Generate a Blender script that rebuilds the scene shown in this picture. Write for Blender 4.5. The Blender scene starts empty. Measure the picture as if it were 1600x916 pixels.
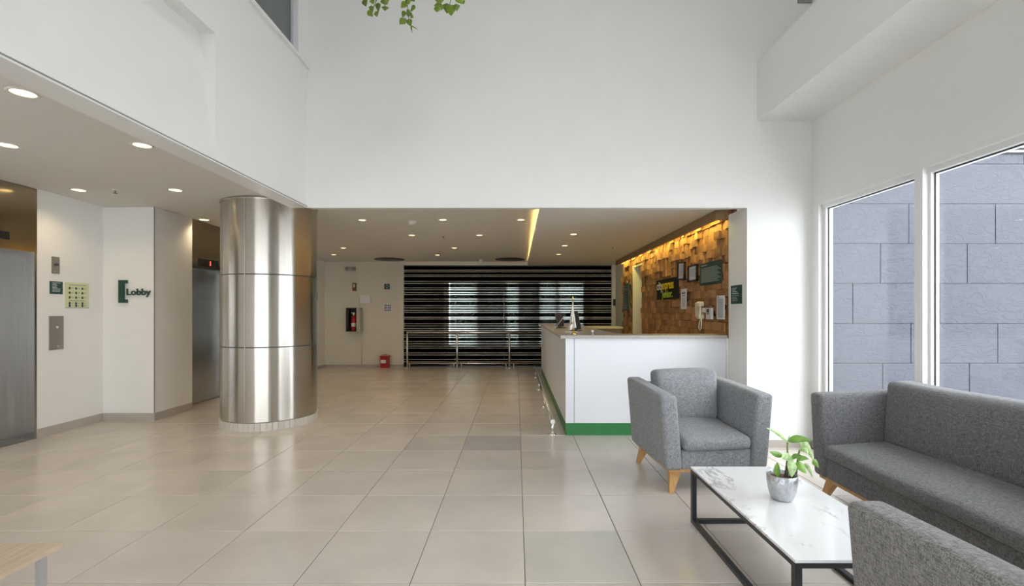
import bpy, bmesh, math, random
from mathutils import Vector, Matrix, Euler
random.seed(7)
R = math.radians
SC = bpy.context.scene
COL = SC.collection
FPX, CXP, CYP, CAMH = 758.0, 807.0, 486.0, 1.42      # focal length, principal point in px, eye height
def wx(px, Y): return (px-CXP)*Y/FPX
def wz(py, Y): return CAMH-(py-CYP)*Y/FPX

# ------------------------------------------------------------------ camera
cd = bpy.data.cameras.new('camera'); cam = bpy.data.objects.new('camera', cd); COL.objects.link(cam)
cam.location = (0, 0, CAMH); cam.rotation_euler = (R(90), 0, 0)
cd.sensor_width = 36; cd.lens = FPX/1600*36
cd.shift_x = -7/1600; cd.shift_y = 28/1600
cd.clip_start = .05; cd.clip_end = 200
SC.camera = cam
# ------------------------------------------------------------------ world, light, exposure
w = bpy.data.worlds.new('sky'); SC.world = w; w.use_nodes = True
bg = w.node_tree.nodes['Background']; bg.inputs[0].default_value = (.96, .98, 1.0, 1); bg.inputs[1].default_value = 4.6
SC.view_settings.view_transform = 'Standard'; SC.view_settings.look = 'None'
SC.view_settings.gamma = 1; SC.view_settings.exposure = 0.80
try: SC.view_settings.use_curve_mapping = False
except Exception: pass
def area(name, loc, rot, sx, sy, power, color=(1, 1, 1), portal=False, parent=None):
    l = bpy.data.lights.new(name, 'AREA'); l.shape = 'RECTANGLE'; l.size = sx; l.size_y = sy
    l.energy = power; l.color = color
    if portal: l.cycles.is_portal = True
    o = bpy.data.objects.new(name, l); COL.objects.link(o); o.location = loc; o.rotation_euler = rot
    if parent: o.parent = parent
    return o
# daylight through the openings: side window, skylight, facade behind the viewer
area('window_daylight', (3.20, 2.55, 1.28), (0, R(90), 0), 2.36, 4.6, 1, portal=True)
area('skylight_daylight', (.55, .35, 6.62), (0, 0, 0), 1.7, 1.9, 1, portal=True)
area('facade_daylight', (-1.85, -3.74, 1.4), (R(-90), 0, 0), 5.4, 2.45, 1, portal=True)

# ------------------------------------------------------------------ materials
def newmat(name):
    m = bpy.data.materials.new(name); m.use_nodes = True
    nt = m.node_tree; b = nt.nodes['Principled BSDF']
    return m, nt, b
def N(nt, t, **kw):
    n = nt.nodes.new(t)
    for k, v in kw.items():
        if k in n.inputs: n.inputs[k].default_value = v
        else: setattr(n, k, v)
    return n
def L(nt, a, ao, b, bi): nt.links.new(a.outputs[ao], b.inputs[bi])
def rgb(c): return (c[0], c[1], c[2], 1)
def mat(name, color, rough=.5, metal=0, noise=0, nscale=6, bump=0, bscale=80, stretch=(1, 1, 1), rnd=0, spec=.5, coat=0, coords='Object'):
    m, nt, b = newmat(name)
    b.inputs['Base Color'].default_value = rgb(color); b.inputs['Roughness'].default_value = rough
    b.inputs['Metallic'].default_value = metal; b.inputs['Specular IOR Level'].default_value = spec
    b.inputs['Coat Weight'].default_value = coat
    tc = N(nt, 'ShaderNodeTexCoord'); mp = N(nt, 'ShaderNodeMapping'); mp.inputs['Scale'].default_value = stretch
    L(nt, tc, coords, mp, 'Vector')
    if rnd:
        oi = N(nt, 'ShaderNodeObjectInfo'); mu = N(nt, 'ShaderNodeMath', operation='MULTIPLY'); mu.inputs[1].default_value = 37.0
        L(nt, oi, 'Random', mu, 0); L(nt, mu, 0, mp, 'Location')
    last = None
    if noise or rnd:
        nz = N(nt, 'ShaderNodeTexNoise'); nz.inputs['Scale'].default_value = nscale; nz.inputs['Detail'].default_value = 5
        L(nt, mp, 'Vector', nz, 'Vector')
        mr = N(nt, 'ShaderNodeMapRange'); mr.inputs['From Min'].default_value = .3; mr.inputs['From Max'].default_value = .7
        mr.inputs['To Min'].default_value = 1-noise; mr.inputs['To Max'].default_value = 1+noise
        L(nt, nz, 0, mr, 'Value'); val = mr; vo = 'Result'
        if rnd:
            mr2 = N(nt, 'ShaderNodeMapRange'); mr2.inputs['To Min'].default_value = 1-rnd; mr2.inputs['To Max'].default_value = 1+rnd
            L(nt, oi, 'Random', mr2, 'Value')
            m2 = N(nt, 'ShaderNodeMath', operation='MULTIPLY'); L(nt, mr, 'Result', m2, 0); L(nt, mr2, 'Result', m2, 1); val = m2; vo = 0
        hs = N(nt, 'ShaderNodeVectorMath', operation='SCALE'); hs.inputs[0].default_value = color
        L(nt, val, vo, hs, 'Scale'); L(nt, hs, 'Vector', b, 'Base Color')
    if bump:
        nb = N(nt, 'ShaderNodeTexNoise'); nb.inputs['Scale'].default_value = bscale; nb.inputs['Detail'].default_value = 4
        L(nt, mp, 'Vector', nb, 'Vector')
        bp = N(nt, 'ShaderNodeBump'); bp.inputs['Strength'].default_value = bump; bp.inputs['Distance'].default_value = .01
        L(nt, nb, 0, bp, 'Height'); L(nt, bp, 'Normal', b, 'Normal')
    return m
def emit(name, color, s):
    m, nt, b = newmat(name); b.inputs['Base Color'].default_value = rgb(color)
    b.inputs['Emission Color'].default_value = rgb(color); b.inputs['Emission Strength'].default_value = s
    return m
def glass(name, tint, ior=1.5, rough=0):
    m, nt, b = newmat(name); nt.nodes.remove(b)
    t = N(nt, 'ShaderNodeBsdfTransparent'); t.inputs[0].default_value = rgb(tint)
    g = N(nt, 'ShaderNodeBsdfGlossy'); g.inputs['Roughness'].default_value = rough
    lw = N(nt, 'ShaderNodeLayerWeight'); lw.inputs['Blend'].default_value = .5      # Schlick, the same from both faces of the pane
    pw = N(nt, 'ShaderNodeMath', operation='POWER'); pw.inputs[1].default_value = 5; L(nt, lw, 'Facing', pw, 0)
    f = N(nt, 'ShaderNodeMapRange'); f.inputs['To Min'].default_value = ((ior-1)/(ior+1))**2; L(nt, pw, 0, f, 'Value')
    mx = N(nt, 'ShaderNodeMixShader'); L(nt, f, 0, mx, 0); L(nt, t, 0, mx, 1); L(nt, g, 0, mx, 2)
    L(nt, mx, 0, nt.nodes['Material Output'], 'Surface')
    return m
M = {}
M['paint'] = mat('white_wall_paint', (.83, .82, .795), .75, noise=.012, nscale=3, bump=.02, bscale=60)
M['ceil'] = mat('matt_ceiling_paint', (.78, .76, .72), .8, noise=.01, nscale=2)
M['cream'] = mat('cream_wall_paint', (.74, .70, .60), .75, noise=.012, nscale=3)
M['trimw'] = mat('white_frame_lacquer', (.80, .80, .785), .4)
M['groove'] = mat('shadow_gap', (.30, .30, .29), .7)
M['base'] = mat('baseboard_tile', (.46, .42, .37), .4, noise=.06, nscale=5)
M['grout'] = mat('floor_grout', (.10, .088, .072), .8)
def tile_mat(name, c, r):
    return mat(name, c, .22, noise=.07, nscale=2.6, rnd=r, spec=.45)
M['tile'] = tile_mat('greige_floor_tile', (.625, .57, .515), .03)
M['tile_p'] = tile_mat('mauve_floor_tile', (.50, .465, .44), .01)
M['tile_g'] = tile_mat('green_grey_floor_tile', (.55, .535, .475), .01)
# brushed steel: long fine streaks modulate roughness and colour
def steel(name, color, rough, stretch, bump=.006):
    m, nt, b = newmat(name); b.inputs['Metallic'].default_value = 1; b.inputs['Base Color'].default_value = rgb(color)
    tc = N(nt, 'ShaderNodeTexCoord'); mp = N(nt, 'ShaderNodeMapping'); mp.inputs['Scale'].default_value = stretch
    nz = N(nt, 'ShaderNodeTexNoise'); nz.inputs['Scale'].default_value = 9; nz.inputs['Detail'].default_value = 6
    L(nt, tc, 'Object', mp, 'Vector'); L(nt, mp, 'Vector', nz, 'Vector')
    mr = N(nt, 'ShaderNodeMapRange'); mr.inputs['To Min'].default_value = rough*.7; mr.inputs['To Max'].default_value = rough*1.35
    L(nt, nz, 0, mr, 'Value'); L(nt, mr, 'Result', b, 'Roughness')
    bp = N(nt, 'ShaderNodeBump'); bp.inputs['Strength'].default_value = bump; bp.inputs['Distance'].default_value = .01
    L(nt, nz, 0, bp, 'Height'); L(nt, bp, 'Normal', b, 'Normal')
    return m
def steel_col():
    m, nt, b = newmat('brushed_column_steel'); b.inputs['Metallic'].default_value = 1; b.inputs['Base Color'].default_value = (.54, .51, .465, 1)
    b.inputs['Roughness'].default_value = .25; b.inputs['Anisotropic'].default_value = .85; b.inputs['Anisotropic Rotation'].default_value = .25
    tg = N(nt, 'ShaderNodeTangent', direction_type='RADIAL', axis='Z'); L(nt, tg, 0, b, 'Tangent')
    tc = N(nt, 'ShaderNodeTexCoord'); mp = N(nt, 'ShaderNodeMapping'); mp.inputs['Scale'].default_value = (1, 1, .1)
    nz = N(nt, 'ShaderNodeTexNoise'); nz.inputs['Scale'].default_value = 2.2; nz.inputs['Detail'].default_value = 1.5
    L(nt, tc, 'Object', mp, 'Vector'); L(nt, mp, 'Vector', nz, 'Vector')
    bp = N(nt, 'ShaderNodeBump'); bp.inputs['Strength'].default_value = .25; bp.inputs['Distance'].default_value = .02
    L(nt, nz, 0, bp, 'Height'); L(nt, bp, 'Normal', b, 'Normal')
    return m
M['steel_col'] = steel_col()
M['steel_lift'] = steel('brushed_lift_steel', (.52, .51, .50), .22, (6, 6, .15), .003)
M['steel_head'] = steel('brushed_header_steel', (.42, .35, .25), .13, (.12, .12, .9), .05)
M['steel_pl'] = steel('plate_steel', (.42, .40, .38), .38, (1, 1, 6))
M['chrome'] = mat('polished_steel_tube', (.76, .75, .73), .26, 1)
M['brass'] = mat('polished_brass', (.80, .60, .22), .2, 1)
M['black'] = mat('black_plastic', (.015, .015, .017), .35)
M['signb'] = mat('matt_black_sign', (.018, .02, .022), .75, spec=.2)
M['dgrey'] = mat('dark_grey_plastic', (.06, .065, .08), .45)
M['white_p'] = mat('white_plastic', (.75, .73, .68), .4)
M['ivory'] = mat('ivory_plastic', (.78, .72, .58), .35)
M['counter'] = mat('white_counter_laminate', (.80, .81, .85), .35)
M['green'] = mat('green_plinth', (.035, .20, .06), .35, noise=.04)
M['granite'] = mat('speckled_granite', (.42, .39, .35), .3, noise=.30, nscale=140)
M['dkgreen'] = mat('dark_green_sign', (.018, .062, .052), .45)
M['ltgreen'] = mat('pale_green_paper', (.66, .70, .42), .5)
M['ink'] = mat('black_ink', (.03, .035, .03), .6)
M['inkw'] = mat('pale_print', (.55, .60, .58), .6)
M['inkg'] = mat('grey_print', (.30, .30, .32), .7)
M['blueink'] = mat('blue_print', (.12, .12, .28), .6)
M['paper'] = mat('white_paper', (.78, .78, .80), .6)
M['yellow'] = mat('yellow_letters', (.80, .58, .01), .5)
M['lime'] = mat('lime_letters', (.42, .55, .02), .5)
M['red'] = mat('red_lacquer', (.45, .01, .015), .35)
M['brownp'] = mat('brown_strobe_plastic', (.20, .07, .02), .4)
M['flag'] = mat('flag_cloth', (.78, .74, .70), .8)
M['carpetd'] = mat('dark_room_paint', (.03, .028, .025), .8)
M['concrete'] = mat('outdoor_paving', (.5, .5, .5), .8, noise=.1)
M['louver'] = mat('aluminium_louver', (.62, .63, .65), .5)
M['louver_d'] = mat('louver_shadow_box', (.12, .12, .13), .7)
M['joint'] = mat('dark_panel_joint', (.02, .021, .024), .8)
M['soil'] = mat('potting_soil', (.13, .075, .04), .9, noise=.4, nscale=60, bump=.6, bscale=120)
M['leaf'] = mat('green_leaf', (.20, .38, .07), .45, noise=.25, nscale=25, rnd=.15)
M['leafpale'] = mat('pale_variegated_leaf', (.42, .58, .26), .45, noise=.35, nscale=45, rnd=.12)
M['vine'] = mat('vine_leaf', (.135, .20, .012), .5, noise=.25, nscale=30, rnd=.35)
M['stem'] = mat('green_stem', (.16, .24, .05), .6)
M['cane'] = mat('ringed_cane', (.13, .10, .06), .7, noise=.5, nscale=5, stretch=(1, 1, 25), bump=.4, bscale=10)
M['oak'] = mat('oak_leg', (.56, .31, .12), .45, noise=.14, nscale=8, stretch=(6, 6, 1))
M['ash'] = mat('pale_wood_laminate', (.60, .47, .35), .4, noise=.16, nscale=7, stretch=(14, .6, 1))
M['alu'] = mat('aluminium_leg', (.55, .56, .58), .35, .7)
M['tframe'] = mat('dark_table_frame', (.035, .037, .042), .35, .3)
M['block'] = mat('wood_block', (.40, .205, .085), .6, noise=.16, nscale=14, stretch=(1, 1, 5), rnd=.3)
M['blockb'] = mat('wood_backing', (.12, .055, .022), .7, noise=.1)
M['fascia'] = mat('wood_fascia', (.30, .19, .10), .55, noise=.08, nscale=8, stretch=(1, .3, 4))
M['lamp'] = emit('lamp_lens', (1, .80, .42), 2.2)
M['led'] = emit('warm_led_strip', (1, .74, .20), 5)
M['redled'] = emit('red_led', (1, .05, .03), 4)
M['winglass'] = glass('clear_window_glass', (.93, .95, .96), 1.52)
M['dark_glass'] = glass('tinted_partition_glass', (.30, .31, .31), 1.5)
M['upglass'] = mat('grey_upper_glass', (.10, .115, .12), .08, spec=.8)
M['acrylic'] = glass('clear_acrylic', (.9, .92, .92), 1.45)
M['soffit'] = mat('soffit_paint', (.80, .78, .745), .75)
# frosted film stripe
def film():
    m, nt, b = newmat('frosted_film'); nt.nodes.remove(b)
    d = N(nt, 'ShaderNodeBsdfDiffuse'); d.inputs[0].default_value = (.80, .76, .70, 1)
    t = N(nt, 'ShaderNodeBsdfTransparent'); t.inputs[0].default_value = (.95, .95, .95, 1)
    mx = N(nt, 'ShaderNodeMixShader'); mx.inputs[0].default_value = .72
    L(nt, d, 0, mx, 1); L(nt, t, 0, mx, 2); L(nt, mx, 0, nt.nodes['Material Output'], 'Surface')
    return m
M['film'] = film()
def dfilm():
    m, nt, b = newmat('dark_window_film'); nt.nodes.remove(b)
    t = N(nt, 'ShaderNodeBsdfTransparent'); t.inputs[0].default_value = (.11, .115, .11, 1)
    L(nt, t, 0, nt.nodes['Material Output'], 'Surface'); return m
M['dfilm'] = dfilm()
def fabric(name, a, b_, s=1.0):
    m, nt, b = newmat(name); b.inputs['Roughness'].default_value = .95; b.inputs['Specular IOR Level'].default_value = .15
    b.inputs['Sheen Weight'].default_value = .15
    tc = N(nt, 'ShaderNodeTexCoord'); facs = []
    for st in ((260, 260, 40), (260, 40, 260), (40, 260, 260)):
        mp = N(nt, 'ShaderNodeMapping'); mp.inputs['Scale'].default_value = [q*s for q in st]
        nz = N(nt, 'ShaderNodeTexNoise'); nz.inputs['Scale'].default_value = 1; nz.inputs['Detail'].default_value = 3
        L(nt, tc, 'Object', mp, 'Vector'); L(nt, mp, 'Vector', nz, 'Vector'); facs.append(nz)
    ad = N(nt, 'ShaderNodeMath', operation='ADD'); L(nt, facs[0], 0, ad, 0); L(nt, facs[1], 0, ad, 1)
    ad2 = N(nt, 'ShaderNodeMath', operation='ADD'); L(nt, ad, 0, ad2, 0); L(nt, facs[2], 0, ad2, 1)
    mr = N(nt, 'ShaderNodeMapRange'); mr.inputs['From Min'].default_value = 1.15; mr.inputs['From Max'].default_value = 1.85
    L(nt, ad2, 0, mr, 'Value')
    mix = N(nt, 'ShaderNodeMix', data_type='RGBA'); L(nt, mr, 'Result', mix, 'Factor')
    mix.inputs[6].default_value = rgb(a); mix.inputs[7].default_value = rgb(b_)
    L(nt, mix, 2, b, 'Base Color')
    bp = N(nt, 'ShaderNodeBump'); bp.inputs['Strength'].default_value = .35; bp.inputs['Distance'].default_value = .002
    L(nt, ad2, 0, bp, 'Height'); L(nt, bp, 'Normal', b, 'Normal')
    return m
M['fabric'] = fabric('grey_woven_fabric', (.125, .13, .14), (.40, .405, .42))
M['fabric_s'] = fabric('charcoal_woven_fabric', (.08, .08, .085), (.275, .27, .275))
M['fabric_n'] = fabric('warm_grey_woven_fabric', (.09, .087, .084), (.37, .355, .345))
def marble():
    m, nt, b = newmat('white_marble'); b.inputs['Roughness'].default_value = .12
    tc = N(nt, 'ShaderNodeTexCoord'); mp = N(nt, 'ShaderNodeMapping'); mp.inputs['Location'].default_value = (1.9, .7, 0)
    mp.inputs['Scale'].default_value = (1.6, 1.1, 1); mp.inputs['Rotation'].default_value = (0, 0, .7)
    L(nt, tc, 'Object', mp, 'Vector')
    n1 = N(nt, 'ShaderNodeTexNoise'); n1.inputs['Scale'].default_value = 1.7; n1.inputs['Detail'].default_value = 8
    n1.inputs['Roughness'].default_value = .62; n1.inputs['Distortion'].default_value = .6
    L(nt, mp, 'Vector', n1, 'Vector')
    s = N(nt, 'ShaderNodeMath', operation='SUBTRACT'); s.inputs[1].default_value = .5; L(nt, n1, 0, s, 0)
    a = N(nt, 'ShaderNodeMath', operation='ABSOLUTE'); L(nt, s, 0, a, 0)
    r = N(nt, 'ShaderNodeMapRange'); r.inputs['From Min'].default_value = 0; r.inputs['From Max'].default_value = .028
    r.inputs['To Min'].default_value = 1; r.inputs['To Max'].default_value = 0; L(nt, a, 0, r, 'Value')
    n2 = N(nt, 'ShaderNodeTexNoise'); n2.inputs['Scale'].default_value = 2.6; n2.inputs['Detail'].default_value = 3; L(nt, mp, 'Vector', n2, 'Vector')
    r2 = N(nt, 'ShaderNodeMapRange'); r2.inputs['From Min'].default_value = .46; r2.inputs['From Max'].default_value = .66; L(nt, n2, 0, r2, 'Value')
    mu = N(nt, 'ShaderNodeMath', operation='MULTIPLY'); L(nt, r, 'Result', mu, 0); L(nt, r2, 'Result', mu, 1)
    mix = N(nt, 'ShaderNodeMix', data_type='RGBA'); L(nt, mu, 0, mix, 'Factor')
    mix.inputs[6].default_value = (.84, .84, .85, 1); mix.inputs[7].default_value = (.27, .25, .25, 1)
    L(nt, mix, 2, b, 'Base Color'); return m
M['marble'] = marble()
def slate():
    m, nt, b = newmat('slate_grey_cladding'); b.inputs['Roughness'].default_value = .6; b.inputs['Specular IOR Level'].default_value = .25; b.inputs['Base Color'].default_value = (.072, .075, .093, 1)
    tc = N(nt, 'ShaderNodeTexCoord'); oi = N(nt, 'ShaderNodeObjectInfo')
    mp = N(nt, 'ShaderNodeMapping'); mp.inputs['Scale'].default_value = (1, 1, 1.6)
    mu = N(nt, 'ShaderNodeMath', operation='MULTIPLY'); mu.inputs[1].default_value = 51; L(nt, oi, 'Random', mu, 0)
    L(nt, mu, 0, mp, 'Location'); L(nt, tc, 'Object', mp, 'Vector')
    nz = N(nt, 'ShaderNodeTexNoise'); nz.inputs['Scale'].default_value = 5.5; nz.inputs['Detail'].default_value = 7; nz.inputs['Distortion'].default_value = 1.2
    L(nt, mp, 'Vector', nz, 'Vector')
    s = N(nt, 'ShaderNodeMath', operation='SUBTRACT'); s.inputs[1].default_value = .5; L(nt, nz, 0, s, 0)
    a = N(nt, 'ShaderNodeMath', operation='ABSOLUTE'); L(nt, s, 0, a, 0)
    r = N(nt, 'ShaderNodeMapRange'); r.inputs['From Max'].default_value = .05; L(nt, a, 0, r, 'Value')
    bp = N(nt, 'ShaderNodeBump'); bp.inputs['Strength'].default_value = .45; bp.inputs['Distance'].default_value = .012
    L(nt, r, 'Result', bp, 'Height'); L(nt, bp, 'Normal', b, 'Normal')
    return m
M['slate'] = slate()
def pot_mat():
    m = mat('hammered_silver_pot', (.55, .56, .58), .33, .75, noise=.12, nscale=40, bump=.5, bscale=70)
    return m
M['pot'] = pot_mat()

# ------------------------------------------------------------------ mesh builder
class MB:
    def __init__(s): s.v = []; s.f = []; s.s = []
    def add(s, vs, fs, smooth=False):
        n = len(s.v); s.v += [tuple(p) for p in vs]
        for f in fs: s.f.append([n+i for i in f]); s.s.append(smooth)
        return s
    def box(s, x0, x1, y0, y1, z0, z1):
        x0, x1 = sorted((x0, x1)); y0, y1 = sorted((y0, y1)); z0, z1 = sorted((z0, z1))
        v = [(x0, y0, z0), (x1, y0, z0), (x1, y1, z0), (x0, y1, z0), (x0, y0, z1), (x1, y0, z1), (x1, y1, z1), (x0, y1, z1)]
        return s.add(v, [(0, 3, 2, 1), (4, 5, 6, 7), (0, 1, 5, 4), (1, 2, 6, 5), (2, 3, 7, 6), (3, 0, 4, 7)])
    def hexa(s, v):   # 8 corners: bottom ring then top ring, counter clockwise
        return s.add(v, [(0, 3, 2, 1), (4, 5, 6, 7), (0, 1, 5, 4), (1, 2, 6, 5), (2, 3, 7, 6), (3, 0, 4, 7)])
    def prism(s, poly, z0, z1):
        n = len(poly); v = [(x, y, z0) for x, y in poly]+[(x, y, z1) for x, y in poly]
        return s.add(v, [list(range(n))[::-1], list(range(n, 2*n))]+[(i, (i+1) % n, n+(i+1) % n, n+i) for i in range(n)])
    def tube(s, pts, r, n=12, caps=True):
        pts = [Vector(p) for p in pts]; rs = r if isinstance(r, (list, tuple)) else [r]*len(pts)
        v = []; up = None
        for i, p in enumerate(pts):
            d = (pts[min(i+1, len(pts)-1)]-pts[max(i-1, 0)]).normalized()
            if up is None: up = Vector((0, 0, 1)) if abs(d.z) < .9 else Vector((1, 0, 0))
            a = d.cross(up).normalized(); b = a.cross(d).normalized(); up = b
            for k in range(n):
                t = 2*math.pi*k/n; v.append(p+(a*math.cos(t)+b*math.sin(t))*rs[i])
        f = []
        for i in range(len(pts)-1):
            for k in range(n): f.append((i*n+k, i*n+(k+1) % n, (i+1)*n+(k+1) % n, (i+1)*n+k))
        m0 = len(s.v); s.add(v, f, True)
        if caps:
            for base in (0, (len(pts)-1)*n): s.f.append([m0+base+k for k in range(n)]); s.s.append(False)
        return s
    def lathe(s, prof, c=(0, 0, 0), n=32, a0=0, a1=360, smooth=True):
        full = abs(a1-a0) >= 360; m = n if full else n+1; v = []
        for r, z in prof:
            for k in range(m):
                t = R(a0+(a1-a0)*k/n); v.append((c[0]+r*math.cos(t), c[1]+r*math.sin(t), c[2]+z))
        f = []
        for i in range(len(prof)-1):
            for k in range(n): f.append((i*m+k, i*m+(k+1) % m, (i+1)*m+(k+1) % m, (i+1)*m+k))
        return s.add(v, f, smooth)
    def mesh(s, name, shift=(0, 0, 0), fix=True):
        me = bpy.data.meshes.new(name)
        me.from_pydata([(a-shift[0], b-shift[1], c-shift[2]) for a, b, c in s.v], [], s.f); me.update()
        me.polygons.foreach_set('use_smooth', s.s)
        if fix:
            bm = bmesh.new(); bm.from_mesh(me); bmesh.ops.recalc_face_normals(bm, faces=bm.faces)
            bm.to_mesh(me); bm.free()
        return me
def root_loc(o):
    v = Vector((0, 0, 0))
    while o: v += o.location; o = o.parent
    return v
def link(name, me, m=None, parent=None, loc=(0, 0, 0)):
    o = bpy.data.objects.new(name, me); COL.objects.link(o); o.location = loc
    if parent: o.parent = parent
    if m and not me.materials: me.materials.append(m)
    return o
def part(name, mb, m, parent, label=None, kind=None):     # mb in world coordinates (unrotated parents)
    o = link(name, mb.mesh(name, root_loc(parent)), m, parent)
    if label: o['label'] = label
    if kind: o['kind'] = kind
    return o
def lpart(name, mb, m, parent, label=None):               # mb in the thing's own coordinates
    o = link(name, mb.mesh(name), m, parent)
    if label: o['label'] = label
    return o
def tag(o, label, cat, group=None):
    o['label'] = label; o['category'] = cat
    if group: o['group'] = group
    return o
def thing(name, label, cat, loc=(0, 0, 0), rz=0, group=None):
    o = bpy.data.objects.new(name, None); COL.objects.link(o); o.location = loc; o.rotation_euler = (0, 0, rz)
    o.empty_display_size = .1
    return tag(o, label, cat, group)
def solo(name, mb, m, label, cat, group=None):            # a thing that is one mesh, origin moved to its own base
    xs = [v[0] for v in mb.v]; ys = [v[1] for v in mb.v]; zs = [v[2] for v in mb.v]
    c = ((min(xs)+max(xs))/2, (min(ys)+max(ys))/2, min(zs))
    return tag(link(name, mb.mesh(name, c), m, None, c), label, cat, group)
def struct(name, mb, m, parent=None):
    o = link(name, mb.mesh(name), m, parent)
    o['kind'] = 'structure'; return o
def bx(*a): return MB().box(*a)
class Plane:   # local (u to the reader's right, v up, w towards the reader) -> world
    def __init__(s, o, right): s.o = Vector(o); s.r = Vector(right); s.u = Vector((0, 0, 1)); s.n = s.r.cross(s.u)
    def p(s, u, v, w): return s.o+s.r*u+s.u*v+s.n*w
    def box(s, mb, u0, u1, v0, v1, w0, w1):
        vs = [s.p(u, v, w_) for w_ in (w0, w1) for (u, v) in ((u0, v0), (u1, v0), (u1, v1), (u0, v1))]
        return mb.hexa(vs)
    def matrix(s, u, v, w_):
        m = Matrix((s.r, s.u, s.n)).transposed().to_4x4(); m.translation = s.p(u, v, w_); return m
def text_mesh(body, size, depth=.002, sx=1.0, bold=0.0, align='LEFT'):
    c = bpy.data.curves.new('lettering', 'FONT'); c.body = body; c.size = size; c.extrude = depth; c.align_x = align; c.resolution_u = 3
    c.offset = bold
    o = bpy.data.objects.new('lettering', c); COL.objects.link(o)
    bpy.context.view_layer.update()
    me = bpy.data.meshes.new_from_object(o.evaluated_get(bpy.context.evaluated_depsgraph_get()))
    me.transform(Matrix.Diagonal((sx, 1, 1, 1)))
    bpy.data.objects.remove(o); bpy.data.curves.remove(c)
    return me
def lettering(name, body, pl, u, v, w_, size, m, parent, sx=1.0, bold=0.0, depth=.002, label=None):
    me = text_mesh(body, size, depth, sx, bold); me.transform(pl.matrix(u, v, w_)); me.transform(Matrix.Translation(-root_loc(parent)))
    o = link(name, me, m, parent)
    if label: o['label'] = label
    return o
def soft(x0, x1, y0, y1, z0, z1, r=.03, puff=(0, 0, 0), warp=None, m=10):
    """rounded, padded box"""
    c = Vector(((x0+x1)/2, (y0+y1)/2, (z0+z1)/2)); h = Vector(((x1-x0)/2, (y1-y0)/2, (z1-z0)/2)); r = min(r, h.x*.99, h.y*.99, h.z*.99)
    def coords(hh):
        e = [hh-r+r*math.sin(math.pi/2*k/4) for k in range(5)]
        mid = [-(hh-r)+2*(hh-r)*k/m for k in range(1, m)]
        return [-q for q in e[::-1]]+mid+e
    cs = [coords(h[i]) for i in range(3)]; mb = MB()
    bm = bmesh.new()
    for ax in range(3):
        a, b = (ax+1) % 3, (ax+2) % 3
        for sg in (-1, 1):
            g = {}
            for i, ua in enumerate(cs[a]):
                for j, ub in enumerate(cs[b]):
                    q = Vector((0, 0, 0)); q[ax] = sg*h[ax]; q[a] = ua; q[b] = ub
                    g[i, j] = bm.verts.new(q)
            for i in range(len(cs[a])-1):
                for j in range(len(cs[b])-1):
                    fv = [g[i, j], g[i+1, j], g[i+1, j+1], g[i, j+1]]
                    bm.faces.new(fv if sg > 0 else fv[::-1])
    bmesh.ops.remove_doubles(bm, verts=bm.verts, dist=1e-5)
    for v in bm.verts:
        q = v.co.copy()
        inn = Vector([max(-(h[i]-r), min(h[i]-r, q[i])) for i in range(3)]); d = q-inn
        if d.length > 1e-7: q = inn+d.normalized()*r
        for i in range(3):
            if puff[i]:
                o1, o2 = (i+1) % 3, (i+2) % 3
                fall = (1-abs(q[o1]/h[o1])**2.5)*(1-abs(q[o2]/h[o2])**2.5)
                q[i] += (q[i]/h[i])*puff[i]*fall
        q += c
        if warp: q = warp(q)
        v.co = q
    me = bpy.data.meshes.new('soft'); bm.to_mesh(me); bm.free()
    me.polygons.foreach_set('use_smooth', [True]*len(me.polygons))
    return me
def softpart(name, me, m, parent, label=None):
    me.name = name; o = link(name, me, m, parent)
    if label: o['label'] = label
    return o

# ================================================================== ROOM SHELL
YB, XL, XR = 5.06, -2.18, 3.075          # atrium: back wall, left wall, right (window) wall
YF = 12.27                                # far wall of the lobby
def cz(y): return 2.78 if y < 5.5 else 2.78-.0162*(y-5.5)
H = 6.6
# floor slab with tiles as parts
fl = struct('floor', bx(-7.2, 3.25, -3.9, 12.8, -.2, -.004), M['grout'])
tm = bmesh.new()
a = .298
def tile_mesh(name):
    mb = MB(); b = .0025; t = .0
    ring = lambda k, z: [(-a+k, -a+k, z), (a-k, -a+k, z), (a-k, a-k, z), (-a+k, a-k, z)]
    v = ring(0, -.012)+ring(0, -.002)+ring(b, t)
    f = [(8, 9, 10, 11)]
    for l in (0, 4):
        for i in range(4): f.append((l+i, l+(i+1) % 4, l+4+(i+1) % 4, l+4+i))
    mb.add(v, f); return mb.mesh(name)
tmesh = {k: tile_mesh('floor_tile') for k in ('tile', 'tile_p', 'tile_g')}
for k in tmesh: tmesh[k].materials.append(M[k])
rest = MB(); ntile = 0
for j in range(-11, 18):
    y = 2.53+.6*j+.3
    for i in range(-12, 6):
        x = .045+.6*i-.3
        if x < -6.9 or x > 3.1 or y > 12.5 or y < -3.6: continue
        vis = y > 1.7 and (-815*(y+.3)/FPX-.3) < x < (800*(y+.3)/FPX+.3) and x > -5.8 and not (x > 2.7 and y > 5.3) and y < 12.4 and not (x < -4.9 and y > 8)
        if vis:
            key = 'tile_p' if (i == 0 and j == 4) else 'tile_g' if (i == 1 and j == 0) else 'tile'
            o = link('floor_tile', tmesh[key], None, fl, (x, y, random.uniform(-.0008, .0006))); ntile += 1
        else:
            x1 = min(x+a, 3.1)
            rest.box(x-a, x1, y-a, y+a, -.012, 0)
o = link('tile_field', rest.mesh('tile_field'), M['tile'], fl); o['kind'] = 'stuff'

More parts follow.
